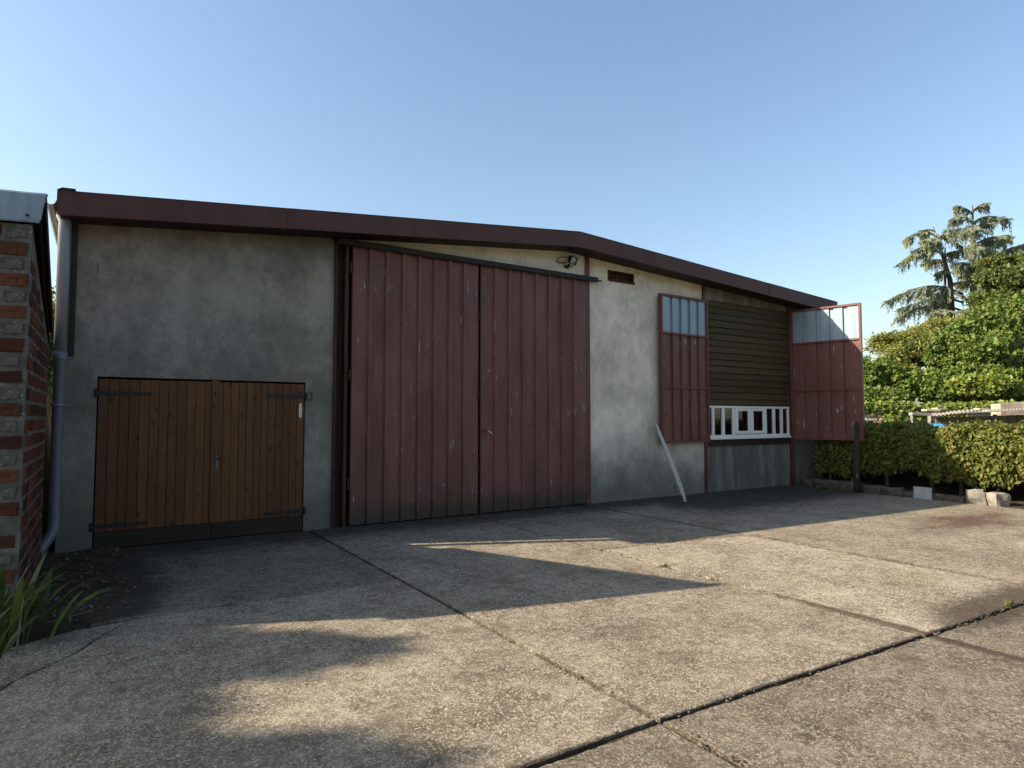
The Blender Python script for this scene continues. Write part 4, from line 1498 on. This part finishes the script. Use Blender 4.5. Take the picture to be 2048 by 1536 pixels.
# small weeds in the joints
def tuft(x, y, n, h, spread, label, seed):
    r = np.random.default_rng(seed)
    P = np.stack([x + r.normal(0, spread, n), y + r.normal(0, spread * 0.25, n), np.full(n, -0.01)], 1)
    D = unit(n, r) * 0.7; D[:, 2] = np.abs(D[:, 2]) + 0.6
    N_ = unit(n, r)
    tag(obj('weed', leaf_mesh('weed', P, D, N_, r.uniform(0.5, 1.2, n) * h, r.uniform(0.006, 0.014, n), M['grass'])), label, 'weed', 'weeds in the slab joints')


tuft(5.14, -4.30, 60, 0.045, 0.05, 'tiny green weed in the joint near the shadow tip', 1)
tuft(6.05, -3.38, 60, 0.03, 0.12, 'low moss strip in the joint beside the shadow edge', 2)
tuft(6.58, -6.90, 45, 0.06, 0.035, 'small green weed in the joint at the far right', 3)

# ================================================================== KERB STONES, POST, HEDGE
kerb = [(14.02, -0.36, 0.34, 0.19, 0.23), (13.98, -0.72, 0.36, 0.20, 0.20), (13.95, -1.08, 0.34, 0.19, 0.21), (13.92, -1.46, 0.38, 0.2, 0.20),
        (13.90, -1.90, 0.46, 0.19, 0.19), (13.87, -2.32, 0.36, 0.20, 0.18), (13.84, -2.68, 0.34, 0.2, 0.17), (13.83, -3.20, 0.34, 0.19, 0.15), (13.82, -3.50, 0.26, 0.18, 0.13)]
names = ['first', 'second', 'third', 'fourth', 'fifth', 'sixth', 'seventh', 'eighth', 'ninth']
for i, (x, y, L, D_, H) in enumerate(kerb):
    o = rock('kerb_stone', M['kerb'], (D_ * random.uniform(.9, 1.2), L * 1.08, H * random.uniform(.85, 1.15)), 100 + i, loc=(x, y, -0.04), rz=R(random.uniform(-14, 14)), rough=0.32, boxy=0.6)
    tag(o, f'rough low kerb stone under the hedge, {names[i]} from the barn', 'kerb stone', 'kerb stones along the hedge bed')
# pale square slab standing on edge against the kerb
mb = MB()
mb.cbox(-0.155, 0.155, -0.025, 0.025, 0, 0.25, 0.012)
o = mb.build('stone_slab', M['pale_stone'], None, loc=(13.60, -3.02, -0.005), rot=(R(-24), R(4), R(-58)))
tag(o, 'pale square stone slab propped against the kerb stones', 'slab')
o = rock('boulder', M['stone'], (0.26, 0.27, 0.28), 131, loc=(13.86, -3.82, -0.04), rz=R(35), rough=0.22, boxy=0.72)
o.data.polygons.foreach_set('use_smooth', [False] * len(o.data.polygons))
tag(o, 'rounded pale cut stone, left one of the sunlit pair', 'stone')
o = rock('boulder', M['stone'], (0.28, 0.26, 0.25), 138, loc=(13.97, -4.12, -0.04), rz=R(-25), rough=0.16, boxy=0.88)
o.data.polygons.foreach_set('use_smooth', [False] * len(o.data.polygons))
tag(o, 'squared pale cut stone, right one of the sunlit pair', 'stone')

# leaning post in front of the open shutter
mb = MB()
pp = [(13.60, -1.72, -0.06), (13.62, -1.72, 0.5), (13.645, -1.72, 1.0), (13.68, -1.72, 1.47)]
mb.tube(pp, [0.062, 0.058, 0.055, 0.052], 12)
po = thing('old_post', (13.60, -1.72, 0), 'dark leaning post in front of the open shutter', 'post')
mb.build('shaft', M['post_wood'], po, True)
MB().box(13.55, 13.62, -1.80, -1.76, 1.36, 1.50).build('catch', M['rust'], po)

# bank of soil under the hedge
mb = MB()
v, f = [], []
nx, ny = 8, 60
rr = np.random.default_rng(9)
for i in range(nx + 1):
    for j in range(ny + 1):
        x = 13.93 + (16.2 - 13.93) * i / nx
        y = 1.5 - 15.0 * j / ny
        h = 0.09 * math.sin(math.pi * min(1, i / 4) / 2) * (1.0 if y > -3.9 else 0.5) + rr.uniform(-0.015, 0.015)
        v.append((x, y, h - 0.045))
for i in range(nx):
    for j in range(ny):
        a0 = i * (ny + 1) + j
        f.append((a0, a0 + ny + 1, a0 + ny + 2, a0 + 1))
o = MB().add(v, f).build('hedge_bank', M['soil'], None, True)
tag(o, kind='structure')

hedge = thing('hedge', (14.85, -4.0, 0), 'clipped hornbeam hedge running away from the barn corner', 'hedge')
r = np.random.default_rng(77)


def hedge_leaves(n, size, seed):
    r = np.random.default_rng(seed)
    HX0, HX1 = 14.42, 15.45
    y = r.uniform(-9.5, -0.30, n)
    where = r.uniform(0, 1, n)
    x = np.empty(n); z = np.empty(n)
    nx_ = np.zeros(n); nz_ = np.zeros(n)
    top = 1.405 + 0.035 * np.sin(y * 5.1) + 0.025 * np.sin(y * 13.7 + 1)
    top = top - 0.10 * np.exp(-((y + 2.85) / 0.3) ** 2)
    bot = 0.36 + 0.10 * np.sin(y * 2.3 + 0.5) + 0.06 * np.sin(y * 7.1)
    bot = np.where((y < -3.75) & (y > -4.2), 0.30, bot)
    bot = np.where(y < -4.6, 0.42, bot)
    face = HX0 + 0.07 * np.sin(y * 3.1 + 2) + 0.05 * np.sin(y * 8.3)
    fr_ = where < 0.66
    zz = bot + (top - bot) * r.uniform(0, 1, n) ** 0.9
    bulge = 0.12 * np.sin((zz - bot) / (top - bot) * math.pi)
    x = np.where(fr_, face - bulge + np.abs(r.normal(0, 0.10, n)), r.uniform(HX0, HX1, n))
    z = np.where(fr_, zz, top + r.normal(0, 0.035, n))
    ins = where > 0.92
    x = np.where(ins, HX1 + r.normal(0, 0.05, n), x)
    z = np.where(ins, zz, z)
    nrm = unit(n, r) * 0.8
    nrm[:, 0] += np.where(fr_, -1.0, 0.0)
    nrm[:, 2] += np.where(fr_, 0.35, 1.0)
    d = unit(n, r); d[:, 2] -= 0.25
    d[:, 0] -= 0.25
    return np.stack([x, y, z], 1), d, nrm, size * np.clip(r.lognormal(-0.05, 0.35, n), 0.4, 1.8)


P, D, N_, L = hedge_leaves(32000, 0.080, 31)
obj('foliage', leaf_mesh('foliage', P, D, N_, L, L * 0.62, M['hornbeam']), hedge)
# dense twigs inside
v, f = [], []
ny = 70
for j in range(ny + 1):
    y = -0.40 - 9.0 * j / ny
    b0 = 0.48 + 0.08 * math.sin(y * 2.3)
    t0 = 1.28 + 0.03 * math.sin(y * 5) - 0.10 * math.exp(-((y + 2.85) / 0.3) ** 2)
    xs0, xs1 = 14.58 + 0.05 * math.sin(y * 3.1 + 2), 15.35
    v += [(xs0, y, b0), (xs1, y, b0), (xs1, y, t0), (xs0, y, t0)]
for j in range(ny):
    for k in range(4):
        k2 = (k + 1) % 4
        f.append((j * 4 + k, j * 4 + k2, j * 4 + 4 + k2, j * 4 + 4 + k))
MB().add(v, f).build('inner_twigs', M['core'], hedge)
for i in range(13):
    y = -0.55 - i * 0.68 + rnd.uniform(-0.12, 0.12)
    x = 14.75 + rnd.uniform(-0.12, 0.12)
    MB().tube([(x, y, -0.05), (x + rnd.uniform(-.03, .03), y + rnd.uniform(-.04, .04), 0.35), (x + rnd.uniform(-.05, .05), y + rnd.uniform(-.08, .08), 0.8)],
              [0.045, 0.036, 0.022], 7).build('stem', M['bark'], hedge, True)
# low dark board fence behind the hedge
fen = thing('board_fence', (15.75, -4.5, 0), 'low dark board fence behind the hedge stems', 'fence')
fb = MB().cbox(-1.04, 1.04, -0.012, 0.012, 0.0, 0.20, 0.004)
fbm = mesh_data('board', fb.v, fb.f, M['brown_board'])
for k in range(-1, 5):
    for j in range(5):
        obj('board', fbm, fen, loc=(15.72 + 0.004 * j, -1.2 - 2.09 * k, -0.02 + 0.185 * j), rot=(0, R(random.uniform(-.4, .4)), R(-90)))
for k in range(6):
    MB().box(15.745, 15.82, -0.19 - 2.09 * k, -0.11 - 2.09 * k, -0.06, 1.0).build('post', M['post_wood'], fen)
# wire stretched along the top of the hedge
wire = MB().tube([(14.5, -0.3, 1.49), (14.5, -5.0, 1.48), (14.5, -9.5, 1.49)], 0.003, 5).build('fence_wire', M['post_wood'])
tag(wire, 'thin wire stretched along the hedge top', 'wire')

# ================================================================== BEYOND THE HEDGE
# field stone wall with ivy on top
def on_ground(u, depth):
    p = at(u, 835, depth)
    return Vector((p.x, p.y, 0))


wa, wb = on_ground(1560, 27.0), on_ground(2330, 25.0)
wdir = (wb - wa).normalized()
wn_ = Vector((wdir.y, -wdir.x, 0))
if (CAM - wa).dot(wn_) < 0:
    wn_ = -wn_
WLEN = (wb - wa).length
wall = thing('stone_wall', wa.lerp(wb, 0.5), 'sunlit field stone boundary wall below the ivy', 'wall')
mb = MB()
v = []
for p, s in ((wa, 1), (wb, 1), (wb, -1), (wa, -1)):
    q_ = p + wn_ * 0.2 * s
    v += [(q_.x, q_.y, -0.06), (q_.x, q_.y, 2.08)]
mb.add(v, [(0, 2, 3, 1), (2, 4, 5, 3), (4, 6, 7, 5), (6, 0, 1, 7), (1, 3, 5, 7)])
mb.build('mortar_core', M['lime'], wall)
r = np.random.default_rng(15)
mb = MB()
z = 0.9
while z < 2.05:
    h = r.uniform(0.13, 0.22)
    s = 0.0
    while s < WLEN - 0.3:
        L = r.uniform(0.18, 0.42)
        if r.uniform() < 0.86:
            c = wa + wdir * (s + L / 2) + wn_ * (0.2 + 0.02)
            a_, b_, dd = L / 2 - 0.015, h / 2 - 0.014, r.uniform(0.01, 0.05)
            v = []
            for sx, sz in ((-1, -1), (1, -1), (1, 1), (-1, 1)):
                q_ = c + wdir * sx * a_ * r.uniform(0.85, 1.1)
                v.append((q_.x - wn_.x * 0.03, q_.y - wn_.y * 0.03, z + h / 2 + sz * b_ * r.uniform(0.8, 1.1)))
            for sx, sz in ((-1, -1), (1, -1), (1, 1), (-1, 1)):
                q_ = c + wdir * sx * a_ * r.uniform(0.6, 0.8) + wn_ * dd
                v.append((q_.x, q_.y, z + h / 2 + sz * b_ * r.uniform(0.6, 0.8)))
            mb.add(v, [(4, 5, 6, 7), (0, 1, 5, 4), (1, 2, 6, 5), (2, 3, 7, 6), (3, 0, 4, 7)])
        s += L
    z += h
st = mb.build('stones', M['field_stone'], wall)
st['kind'] = 'stuff'

# pale lime rendered gable of the wall at the right
ga = on_ground(2002, 24.0)
gb = on_ground(2200, 23.5)
mb = MB()
v = [(ga.x, ga.y, -0.06), (gb.x, gb.y, -0.06), (gb.x, gb.y, 2.36), (ga.x, ga.y, 2.12),
     (ga.x + .5, ga.y + .5, -0.06), (gb.x + .5, gb.y + .5, -0.06), (gb.x + .5, gb.y + .5, 2.36), (ga.x + .5, ga.y + .5, 2.12)]
mb.add(v, [(0, 1, 2, 3), (5, 4, 7, 6), (3, 2, 6, 7), (0, 3, 7, 4), (1, 5, 6, 2)])
tag(mb.build('rendered_wall', M['lime']), 'pale lime rendered wall behind the low shed at the right edge', 'wall')

# low shed with patched corrugated roof
low = thing('low_shed', on_ground(1960, 21.5), 'low lean-to shed with patched corrugated roof behind the hedge', 'shed')


def corr(name, p00, p10, p11, p01, mat, waves=14, amp=0.035, th=0.012):
    """corrugated sheet over four corners; ribs run from the first edge to the far one"""
    p00, p10, p11, p01 = map(Vector, (p00, p10, p11, p01))
    nrm = (p10 - p00).cross(p01 - p00).normalized()
    if nrm.z < 0:
        nrm = -nrm
    n = waves * 6
    v, f = [], []
    for j in range(4):
        tv = j / 3
        for i in range(n + 1):
            tu = i / n
            p = p00.lerp(p10, tu).lerp(p01.lerp(p11, tu), tv) + nrm * amp * math.sin(2 * math.pi * waves * tu)
            v.append(p)
    m = len(v)
    v += [p - nrm * th for p in v]
    w = n + 1
    for j in range(3):
        for i in range(n):
            a0 = j * w + i
            f.append((a0, a0 + 1, a0 + w + 1, a0 + w))
            f.append((m + a0, m + a0 + w, m + a0 + w + 1, m + a0 + 1))
    for i in range(n):
        f.append((i, m + i, m + i + 1, i + 1))
    return obj(name, mesh_data(name, v, f, mat), low)


def az(u, v_, d):
    return at(u, v_, d)


# main roof sheet: front edge seen from below, rising to the right; and a tilted patched sheet at its left
corr('roof_sheet', az(1900, 827.5, 20.6), az(2210, 812, 20.2), az(2210, 806.5, 22.6), az(1900, 823.5, 22.9), M['corrug'], 46, 0.008)
corr('roof_sheet', az(1868, 832, 20.3), az(1952, 822.5, 20.9), az(1950, 817.5, 22.5), az(1855, 827, 22.3), M['corrug'], 11, 0.020)
# back boards of the open front, posts and a sloping brace
for i in range(17):
    a0 = on_ground(1872 + i * 18, 22.3 - i * 0.02)
    b0 = on_ground(1888.5 + i * 18, 22.3 - i * 0.02)
    zt_ = 1.60 + 0.010 * i
    mb = MB()
    v = [(a0.x, a0.y, -0.05), (b0.x, b0.y, -0.05), (b0.x, b0.y, zt_), (a0.x, a0.y, zt_)]
    v += [(x + 0.02, y + 0.03, z) for x, y, z in v]
    mb.add(v, [(0, 1, 2, 3), (5, 4, 7, 6), (3, 2, 6, 7), (0, 3, 7, 4), (1, 5, 6, 2)])
    mb.build('back_board', M['grey_wood'], low)
for u in (1860, 1990, 2120):
    p = on_ground(u, 20.9)
    MB().box(p.x - 0.05, p.x + 0.05, p.y - 0.05, p.y + 0.05, -0.05, 1.66 if u < 1900 else 1.70).build('post', M['grey_wood'], low)
# planks lying on the roof
def loose(u, v_, d, L, W, H, ang, label):
    p = az(u, v_, d)
    mb = MB()
    mb.cbox(-L / 2, L / 2, -W / 2, W / 2, -H / 2, H / 2, 0.008)
    o = mb.build('loose_plank', M['pale_wood'], None, loc=p, rot=(0, R(1.5), ang))
    tag(o, label, 'plank', 'planks lying on the low shed roof')


ba = math.atan2(_rt.y, _rt.x)
loose(1862, 820.5, 22.0, 0.48, 0.3, 0.07, ba, 'pale plank on the low shed roof, leftmost')
loose(1879, 818.0, 22.2, 0.40, 0.3, 0.07, ba + 0.1, 'pale plank on the low shed roof, second from left, highest at that end')
loose(1963, 818.2, 22.2, 0.36, 0.3, 0.06, ba, 'pale tan block on the low shed roof, third from left')
loose(1981, 821.8, 21.6, 0.33, 0.3, 0.06, ba - 0.05, 'pale tan block on the low shed roof, rightmost')
# dark old timber sticking out at the left of the roof
p = az(1842, 828.5, 21.2)
o = MB().cbox(-0.35, 0.35, -0.1, 0.1, -0.05, 0.05, 0.01).build('old_timber', M['grey_wood'], None, loc=p, rot=(0, R(2), ba))
tag(o, 'old grey timber jutting left of the low shed roof', 'timber')
for sx in (-0.3, 0.3):
    q_ = p + _rt * sx
    MB().box(q_.x - 0.04, q_.x + 0.04, q_.y - 0.04, q_.y + 0.04, -0.05, p.z - 0.045).build('post', M['grey_wood'], low)
# blue tarp over a heap, peeping above the hedge
tp_ = on_ground(1868, 18.6)
tg_v, tg_f = [], []
for j in range(9):
    for i in range(15):
        x, y = (i - 7) / 7, (j - 4) / 4
        h = max(0.0, 1.0 - 0.75 * x * x - 0.6 * y * y) ** 0.6
        hz = 1.47 * h + 0.05 * math.sin(i * 1.9 + j) * h - 0.05
        q_ = tp_ + _rt * x * 1.0 + Vector((_fw.x, _fw.y, 0)) * y * 0.9
        tg_v.append((q_.x, q_.y, hz))
for j in range(8):
    for i in range(14):
        a0 = j * 15 + i
        tg_f.append((a0, a0 + 1, a0 + 16, a0 + 15))
tag(MB().add(tg_v, tg_f).build('blue_tarp', M['tarp'], None, True), 'bright blue tarp over a heap behind the hedge', 'tarp')

# ivy on the stone wall
ivy = thing('wall_ivy', wa.lerp(wb, 0.4), 'bright green ivy mat draped over the stone wall top', 'ivy')
r = np.random.default_rng(41)
n = 6500
s = r.uniform(0, WLEN, n)
over = 0.16 + 0.13 * np.sin(s * 1.3) + 0.10 * np.sin(s * 3.7 + 1)
su = np.array([(wa + wdir * q).to_tuple()[:2] for q in s])
zz = 2.05 + r.uniform(-1, 1, n) * 0.16 - np.abs(r.normal(0, 1, n)) * np.clip(over, 0.02, 1) * 0.55
off = np.where(zz < 2.0, 0.27, r.uniform(-0.3, 0.3, n))
P = np.stack([su[:, 0] + wn_.x * off, su[:, 1] + wn_.y * off, zz + 0.03], 1)
# a thick tongue of ivy hanging down the face
m2 = 1500
tc = (on_ground(1797, 26.4) - wa).dot(wdir)
s2 = tc + r.normal(0, 0.26, m2)
z2 = r.uniform(1.35, 2.2, m2)
su2 = np.array([(wa + wdir * q).to_tuple()[:2] for q in s2])
o2 = 0.26 + np.abs(r.normal(0, 0.10, m2))
P2 = np.stack([su2[:, 0] + wn_.x * o2, su2[:, 1] + wn_.y * o2, z2], 1)
P = np.concatenate([P, P2])
D = unit(len(P), r); D[:, 2] -= 0.5
N_ = unit(len(P), r) * 0.7 + np.array([wn_.x, wn_.y, 0.5])
L = r.uniform(0.09, 0.19, len(P))
obj('foliage', leaf_mesh('foliage', P, D, N_, L, L * 0.9, M['ivy_bright']), ivy)


# ---- trees behind the wall
def lobe(u, v_, depth, ru, rv, rd=None):
    k = depth / FPX
    c = at(u, v_, depth)
    rd = rd if rd else ru
    return ((c.x, c.y, c.z), (ru * k, rd * k, rv * k))


def gnd(u, depth):
    p = at(u, 835, depth)
    return Vector((p.x, p.y, -0.06))


tree('ivy_tree', 'bright green ivy bush beside the open shutter edge', [lobe(1742, 770, 31, 38, 48), lobe(1775, 762, 31, 40, 45), lobe(1718, 745, 32, 30, 32), lobe(1760, 800, 30, 60, 28)],
     14000, 0.17, M['ivy'], 51, gnd(1750, 31), group='trees behind the stone wall')
tree('yellowing_conifer', 'yellowish green conifer with spreading left tip behind the wall', [lobe(1800, 690, 34, 46, 30), lobe(1770, 678, 34, 30, 14), lobe(1835, 700, 33, 52, 50), lobe(1790, 735, 33, 36, 36), lobe(1862, 668, 34, 40, 34), lobe(1815, 765, 32, 42, 40), lobe(1898, 655, 34.5, 34, 30)],
     26000, 0.15, M['yew'], 52, gnd(1830, 33), group='trees behind the stone wall', aspect=0.4, boughs=14)
tree('ivy_tree', 'tall dense ivy column under the cedar trunk', [lobe(1905, 705, 30, 40, 46), lobe(1925, 740, 30, 40, 55), lobe(1895, 775, 29.5, 42, 42), lobe(1940, 790, 29, 40, 30), lobe(1860, 775, 30, 36, 40), lobe(1868, 715, 30.5, 18, 16)],
     24000, 0.16, M['ivy'], 53, gnd(1905, 30), group='trees behind the stone wall')
tree('ivy_tree', 'rounded ivy dome to the right of the ivy column', [lobe(1978, 712, 29, 42, 44), lobe(1965, 745, 29, 45, 35), lobe(1990, 690, 29.5, 26, 26)],
     14000, 0.16, M['ivy'], 54, gnd(1980, 29), group='trees behind the stone wall')
tree('leafy_shrub', 'yellow green shrub in front of the ivy dome', [lobe(1960, 772, 27.6, 46, 26), lobe(2000, 780, 27.8, 42, 24), lobe(1985, 755, 28.0, 30, 16), lobe(2050, 785, 28.0, 36, 26)],
     13000, 0.15, M['ivy_bright'], 55, gnd(1985, 27.8), cat='shrub', group='trees behind the stone wall')
tree('broadleaf_tree', 'tall dark green tree at the right edge beside the cedar', [lobe(2005, 560, 36, 40, 34), lobe(1968, 610, 36.5, 30, 34), lobe(1945, 655, 36, 26, 26), lobe(1990, 525, 37, 26, 20), lobe(2045, 590, 36, 50, 70), lobe(2000, 620, 36, 42, 40), lobe(2060, 530, 37, 40, 30), lobe(1975, 655, 35, 30, 26), lobe(2080, 660, 35, 60, 60), lobe(2040, 720, 33, 40, 60), lobe(2100, 760, 32, 60, 60)],
     30000, 0.18, M['dark_leaf'], 56, gnd(2040, 35), trunk_r=0.3, core=0.6, group='trees behind the stone wall')

tree('ivy_tree', 'tall ivy covered tree rising right of the cedar trunk', [lobe(1930, 672, 31.5, 36, 34), lobe(1975, 650, 33, 40, 40), lobe(2012, 632, 34, 44, 50), lobe(2050, 640, 34, 40, 70), lobe(2000, 690, 32, 46, 46), lobe(2040, 740, 31, 44, 50)],
     20000, 0.17, M['ivy'], 57, gnd(2010, 33), group='trees behind the stone wall')

# ---- the cedar
cedar = thing('cedar_tree', gnd(1945, 41), 'tall blue green cedar with drooping tiered branches', 'tree', 'trees behind the stone wall')
CD = 41.0
mb = MB()
def cpt(u, v_, dd=0.0):
    return at(u, v_, CD + dd)
mb.tube([gnd(1952, CD), cpt(1950, 720), cpt(1948, 600), cpt(1946, 500), cpt(1945, 410)], [0.42, 0.36, 0.26, 0.15, 0.03], 9)
mb.tube([cpt(1950, 740), cpt(1905, 640), cpt(1900, 560), cpt(1882, 500), cpt(1866, 452)], [0.22, 0.19, 0.15, 0.09, 0.02], 8)
mb.tube([cpt(1905, 650), cpt(1890, 590), cpt(1890, 500)], [0.12, 0.09, 0.05], 7)
tip_list = [
    ((1945, 428), (1910, 414), 0), ((1945, 425), (1975, 408), 0.2), ((1945, 445), (1902, 440), -.5), ((1945, 450), (1985, 436), .4),
    ((1946, 462), (2014, 439), 0.3), ((1946, 480), (1898, 459), -.3), ((1946, 492), (2024, 473), -.4), ((1946, 505), (2012, 484), .7),
    ((1947, 520), (1915, 488), .4), ((1947, 530), (1990, 505), -1), ((1947, 545), (1912, 530), -.9), ((1948, 555), (2000, 528), 1),
    ((1868, 462), (1842, 462), 0.2), ((1870, 470), (1814, 477), -.3), ((1874, 480), (1905, 470), .3), ((1876, 492), (1828, 502), .5), ((1882, 505), (1803, 526), -.5),
    ((1885, 515), (1915, 505), .2), ((1890, 525), (1850, 528), .9), ((1896, 545), (1872, 548), -.2), ((1884, 498), (1850, 482), -1.0),
    ((1925, 588), (1780, 601), -.6), ((1928, 605), (1800, 618), .8), ((1920, 620), (1792, 636), -.2), ((1935, 600), (1865, 590), 1.4),
    ((1948, 600), (1985, 575), -1.2), ((1948, 580), (1915, 565), 1.0), ((1950, 640), (1850, 655), .9), ((1950, 655), (1770, 684), 0.2), ((1950, 670), (1830, 676), -1.2),
    ((1948, 565), (2044, 491), .6), ((1949, 585), (2035, 520), -.8), ((1950, 620), (2030, 560), .9), ((1950, 610), (1980, 610), 0), ((1950, 640), (1930, 625), -1.3),
    ((1946, 470), (1935, 468), -1.6), ((1947, 510), (1950, 500), -1.8), ((1947, 555), (1935, 548), 1.8), ((1905, 640), (1870, 625), -1.0),
]
r = np.random.default_rng(61)
Ps, Ds = [], []
LL, WW = [], []
for (a0, b0, dd) in tip_list:
    A_, B_ = cpt(*a0), cpt(b0[0], b0[1], dd * 2.0)
    Lb = (B_ - A_).length
    pts = []
    for k in range(9):
        t = k / 8
        p = A_.lerp(B_, t)
        p.z += 0.15 * Lb * math.sin(math.pi * t) * (1 - 0.3 * t)
        pts.append(p)
    mb.tube(pts, [0.07 * (1 - k / 8.6) + 0.008 for k in range(9)], 5, False)
    side = (B_ - A_).cross(Vector((0, 0, 1))).normalized()
    bd = (B_ - A_).normalized()
    ntw = int(10 + 13 * Lb)
    for k in range(ntw):
        t = r.uniform(0.10, 1.0)
        i = min(7, int(t * 8)); ft = t * 8 - i
        p = pts[i].lerp(pts[i + 1], ft)
        tl_ = (0.28 + 0.16 * Lb) * (1.15 - 0.75 * t) * r.uniform(0.5, 1.25)
        td = (bd * r.uniform(0.4, 1.1) + side * r.normal(0, 0.75) + Vector((0, 0, r.uniform(-0.45, 0.12)))).normalized()
        hangs = r.uniform() < 0.45
        nb_ = int(20 + 56 * tl_)
        for q in range(nb_):
            w_ = r.uniform(0.0, 1.0)
            q_ = p + td * tl_ * w_ + Vector((0, 0, -0.30 * tl_ * w_ * w_)) + Vector(unit(1, r)[0]) * 0.035
            if hangs and w_ > 0.25:
                q_.z -= abs(r.normal(0, 0.30)) * (0.4 + w_ * 0.6)
                dr = Vector((r.normal(0, .16), r.normal(0, .16), -1.0))
            else:
                dr = td * r.uniform(0.3, 1.0) + side * r.normal(0, 0.5) + Vector((0, 0, -r.uniform(0.0, 0.75)))
            Ps.append(q_[:]); Ds.append(dr[:])
            LL.append(r.uniform(0.10, 0.30)); WW.append(r.uniform(0.028, 0.06))
mb.build('trunk', M['bark'], cedar, True)
Ps, Ds = np.array(Ps), np.array(Ds)
N_ = unit(len(Ps), r) + np.array([0, 0, 0.5])
obj('crown', leaf_mesh('crown', Ps, Ds, N_, np.array(LL), np.array(WW), M['cedar'], 0.15), cedar)

# a bare grey dead branch showing in the dark gap at the right
tag(MB().tube([at(2048, 628, 33), at(2036, 648, 32.8), at(2022, 662, 32.6), at(2010, 664, 32.5)], [0.06, 0.05, 0.035, 0.012], 6).build('dead_branch', M['grey_wood'], None, True),
    'bare grey dead branch in the gap at the right edge', 'branch')

# tree seen in the slit between the outbuilding and the barn
p = at(108, 600, 20)
tree('garden_tree', 'leafy tree glimpsed in the gap beside the downpipe', [((p.x, p.y, 4.0), (1.0, 1.0, 1.9)), ((p.x - 0.7, p.y + 0.5, 2.6), (1.2, 1.2, 1.6))],
     3500, 0.16, M['dark_leaf'], 71, (p.x, p.y, -0.06), core=0.6)

# big trees standing to the left of the yard: their crowns throw the soft shadows on the slabs
def shade_lobe(gx, gy, zc, rx, ry, rz):
    k = zc / SUN.z
    return ((gx + SUN.x * k, gy + SUN.y * k, zc), (rx, ry, rz))


def ground_at(u, v):
    d = _fw * FPX + _rt * (u - 1024.0) - _up * (v - 768.0)
    return CAM + d * (-CAM.z / d.z)


left_lobes = []
for k_, (u, v, r_) in enumerate([(610, 1303, .24), (500, 1310, .30), (370, 1312, .36), (240, 1310, .42), (700, 1298, .15), (110, 1320, .5), (60, 1385, .42), (140, 1270, .42),
                 (190, 1440, .24), (110, 1425, .34), (30, 1440, .38), (150, 1532, .30), (330, 1534, .24), (460, 1532, .20), (620, 1546, .20), (710, 1550, .15), (20, 1512, .30), (90, 1497, .30), (400, 1545, .24)]):
    p_ = ground_at(u, v)
    kk_ = 1.10 if u < 300 else 1.05
    left_lobes.append(shade_lobe(p_.x, p_.y, 9.0 + 0.35 * math.sin(k_ * 2.3), r_ * 1.5 * kk_, r_ * 1.15 * kk_, r_ * 0.95 * kk_))
left_lobes += [shade_lobe(-1.6, -4.6, 9.4, 1.3, 1.0, 0.9), shade_lobe(-1.5, -6.5, 9.8, 1.3, 0.8, 0.8), shade_lobe(-2.9, -6.0, 9.6, 1.8, 1.6, 1.2), shade_lobe(-3.0, -4.2, 8.6, 1.8, 1.5, 1.4)]
bp = left_lobes[-2][0]
tree('walnut_tree', 'large walnut tree standing left of the yard behind the outbuilding', left_lobes, 22000, 0.15, M['dark_leaf'], 81, (bp[0], bp[1], -0.06),
     trunk_r=0.32, core=0.86, rough=0.2, boughs=3)


# right-hand trees mirror in the panes; those behind the camera added to block sky
def round_tree(x, y, h, rad, seed, name, label, mat, n=5000, size=0.30):
    rr = random.Random(seed)
    lobes = [((x + rr.uniform(-.6, .6) * rad, y + rr.uniform(-.6, .6) * rad, h * rr.uniform(0.45, 0.8)), (rad * rr.uniform(.5, .75), rad * rr.uniform(.5, .75), h * rr.uniform(.16, .25))) for _ in range(6)]
    lobes.append(((x, y, h * 0.82), (rad * 0.6, rad * 0.6, h * 0.18)))
    tree(name, label, lobes, n, size, mat, seed, (x, y, -0.06), trunk_r=0.25, core=0.78)


round_tree(25.0, -12.5, 7.0, 3.2, 91, 'garden_tree', 'broad yellow green garden tree mirrored in the window panes', M['yew'])
round_tree(29.0, -19.0, 9.0, 3.8, 92, 'garden_tree', 'tall green garden tree at the far right behind the camera', M['ivy_bright'])
round_tree(17.5, -24.0, 8.5, 3.6, 93, 'garden_tree', 'round dark green tree added unseen behind the camera on the right to block sky', M['dark_leaf'])
round_tree(5.0, -27.0, 9.5, 4.2, 94, 'garden_tree', 'large unseen tree added straight behind the camera to cut sky light', M['ivy'])
round_tree(-8.0, -24.0, 9.0, 4.0, 95, 'garden_tree', 'large unseen tree added behind the camera on the left against sky light', M['dark_leaf'])
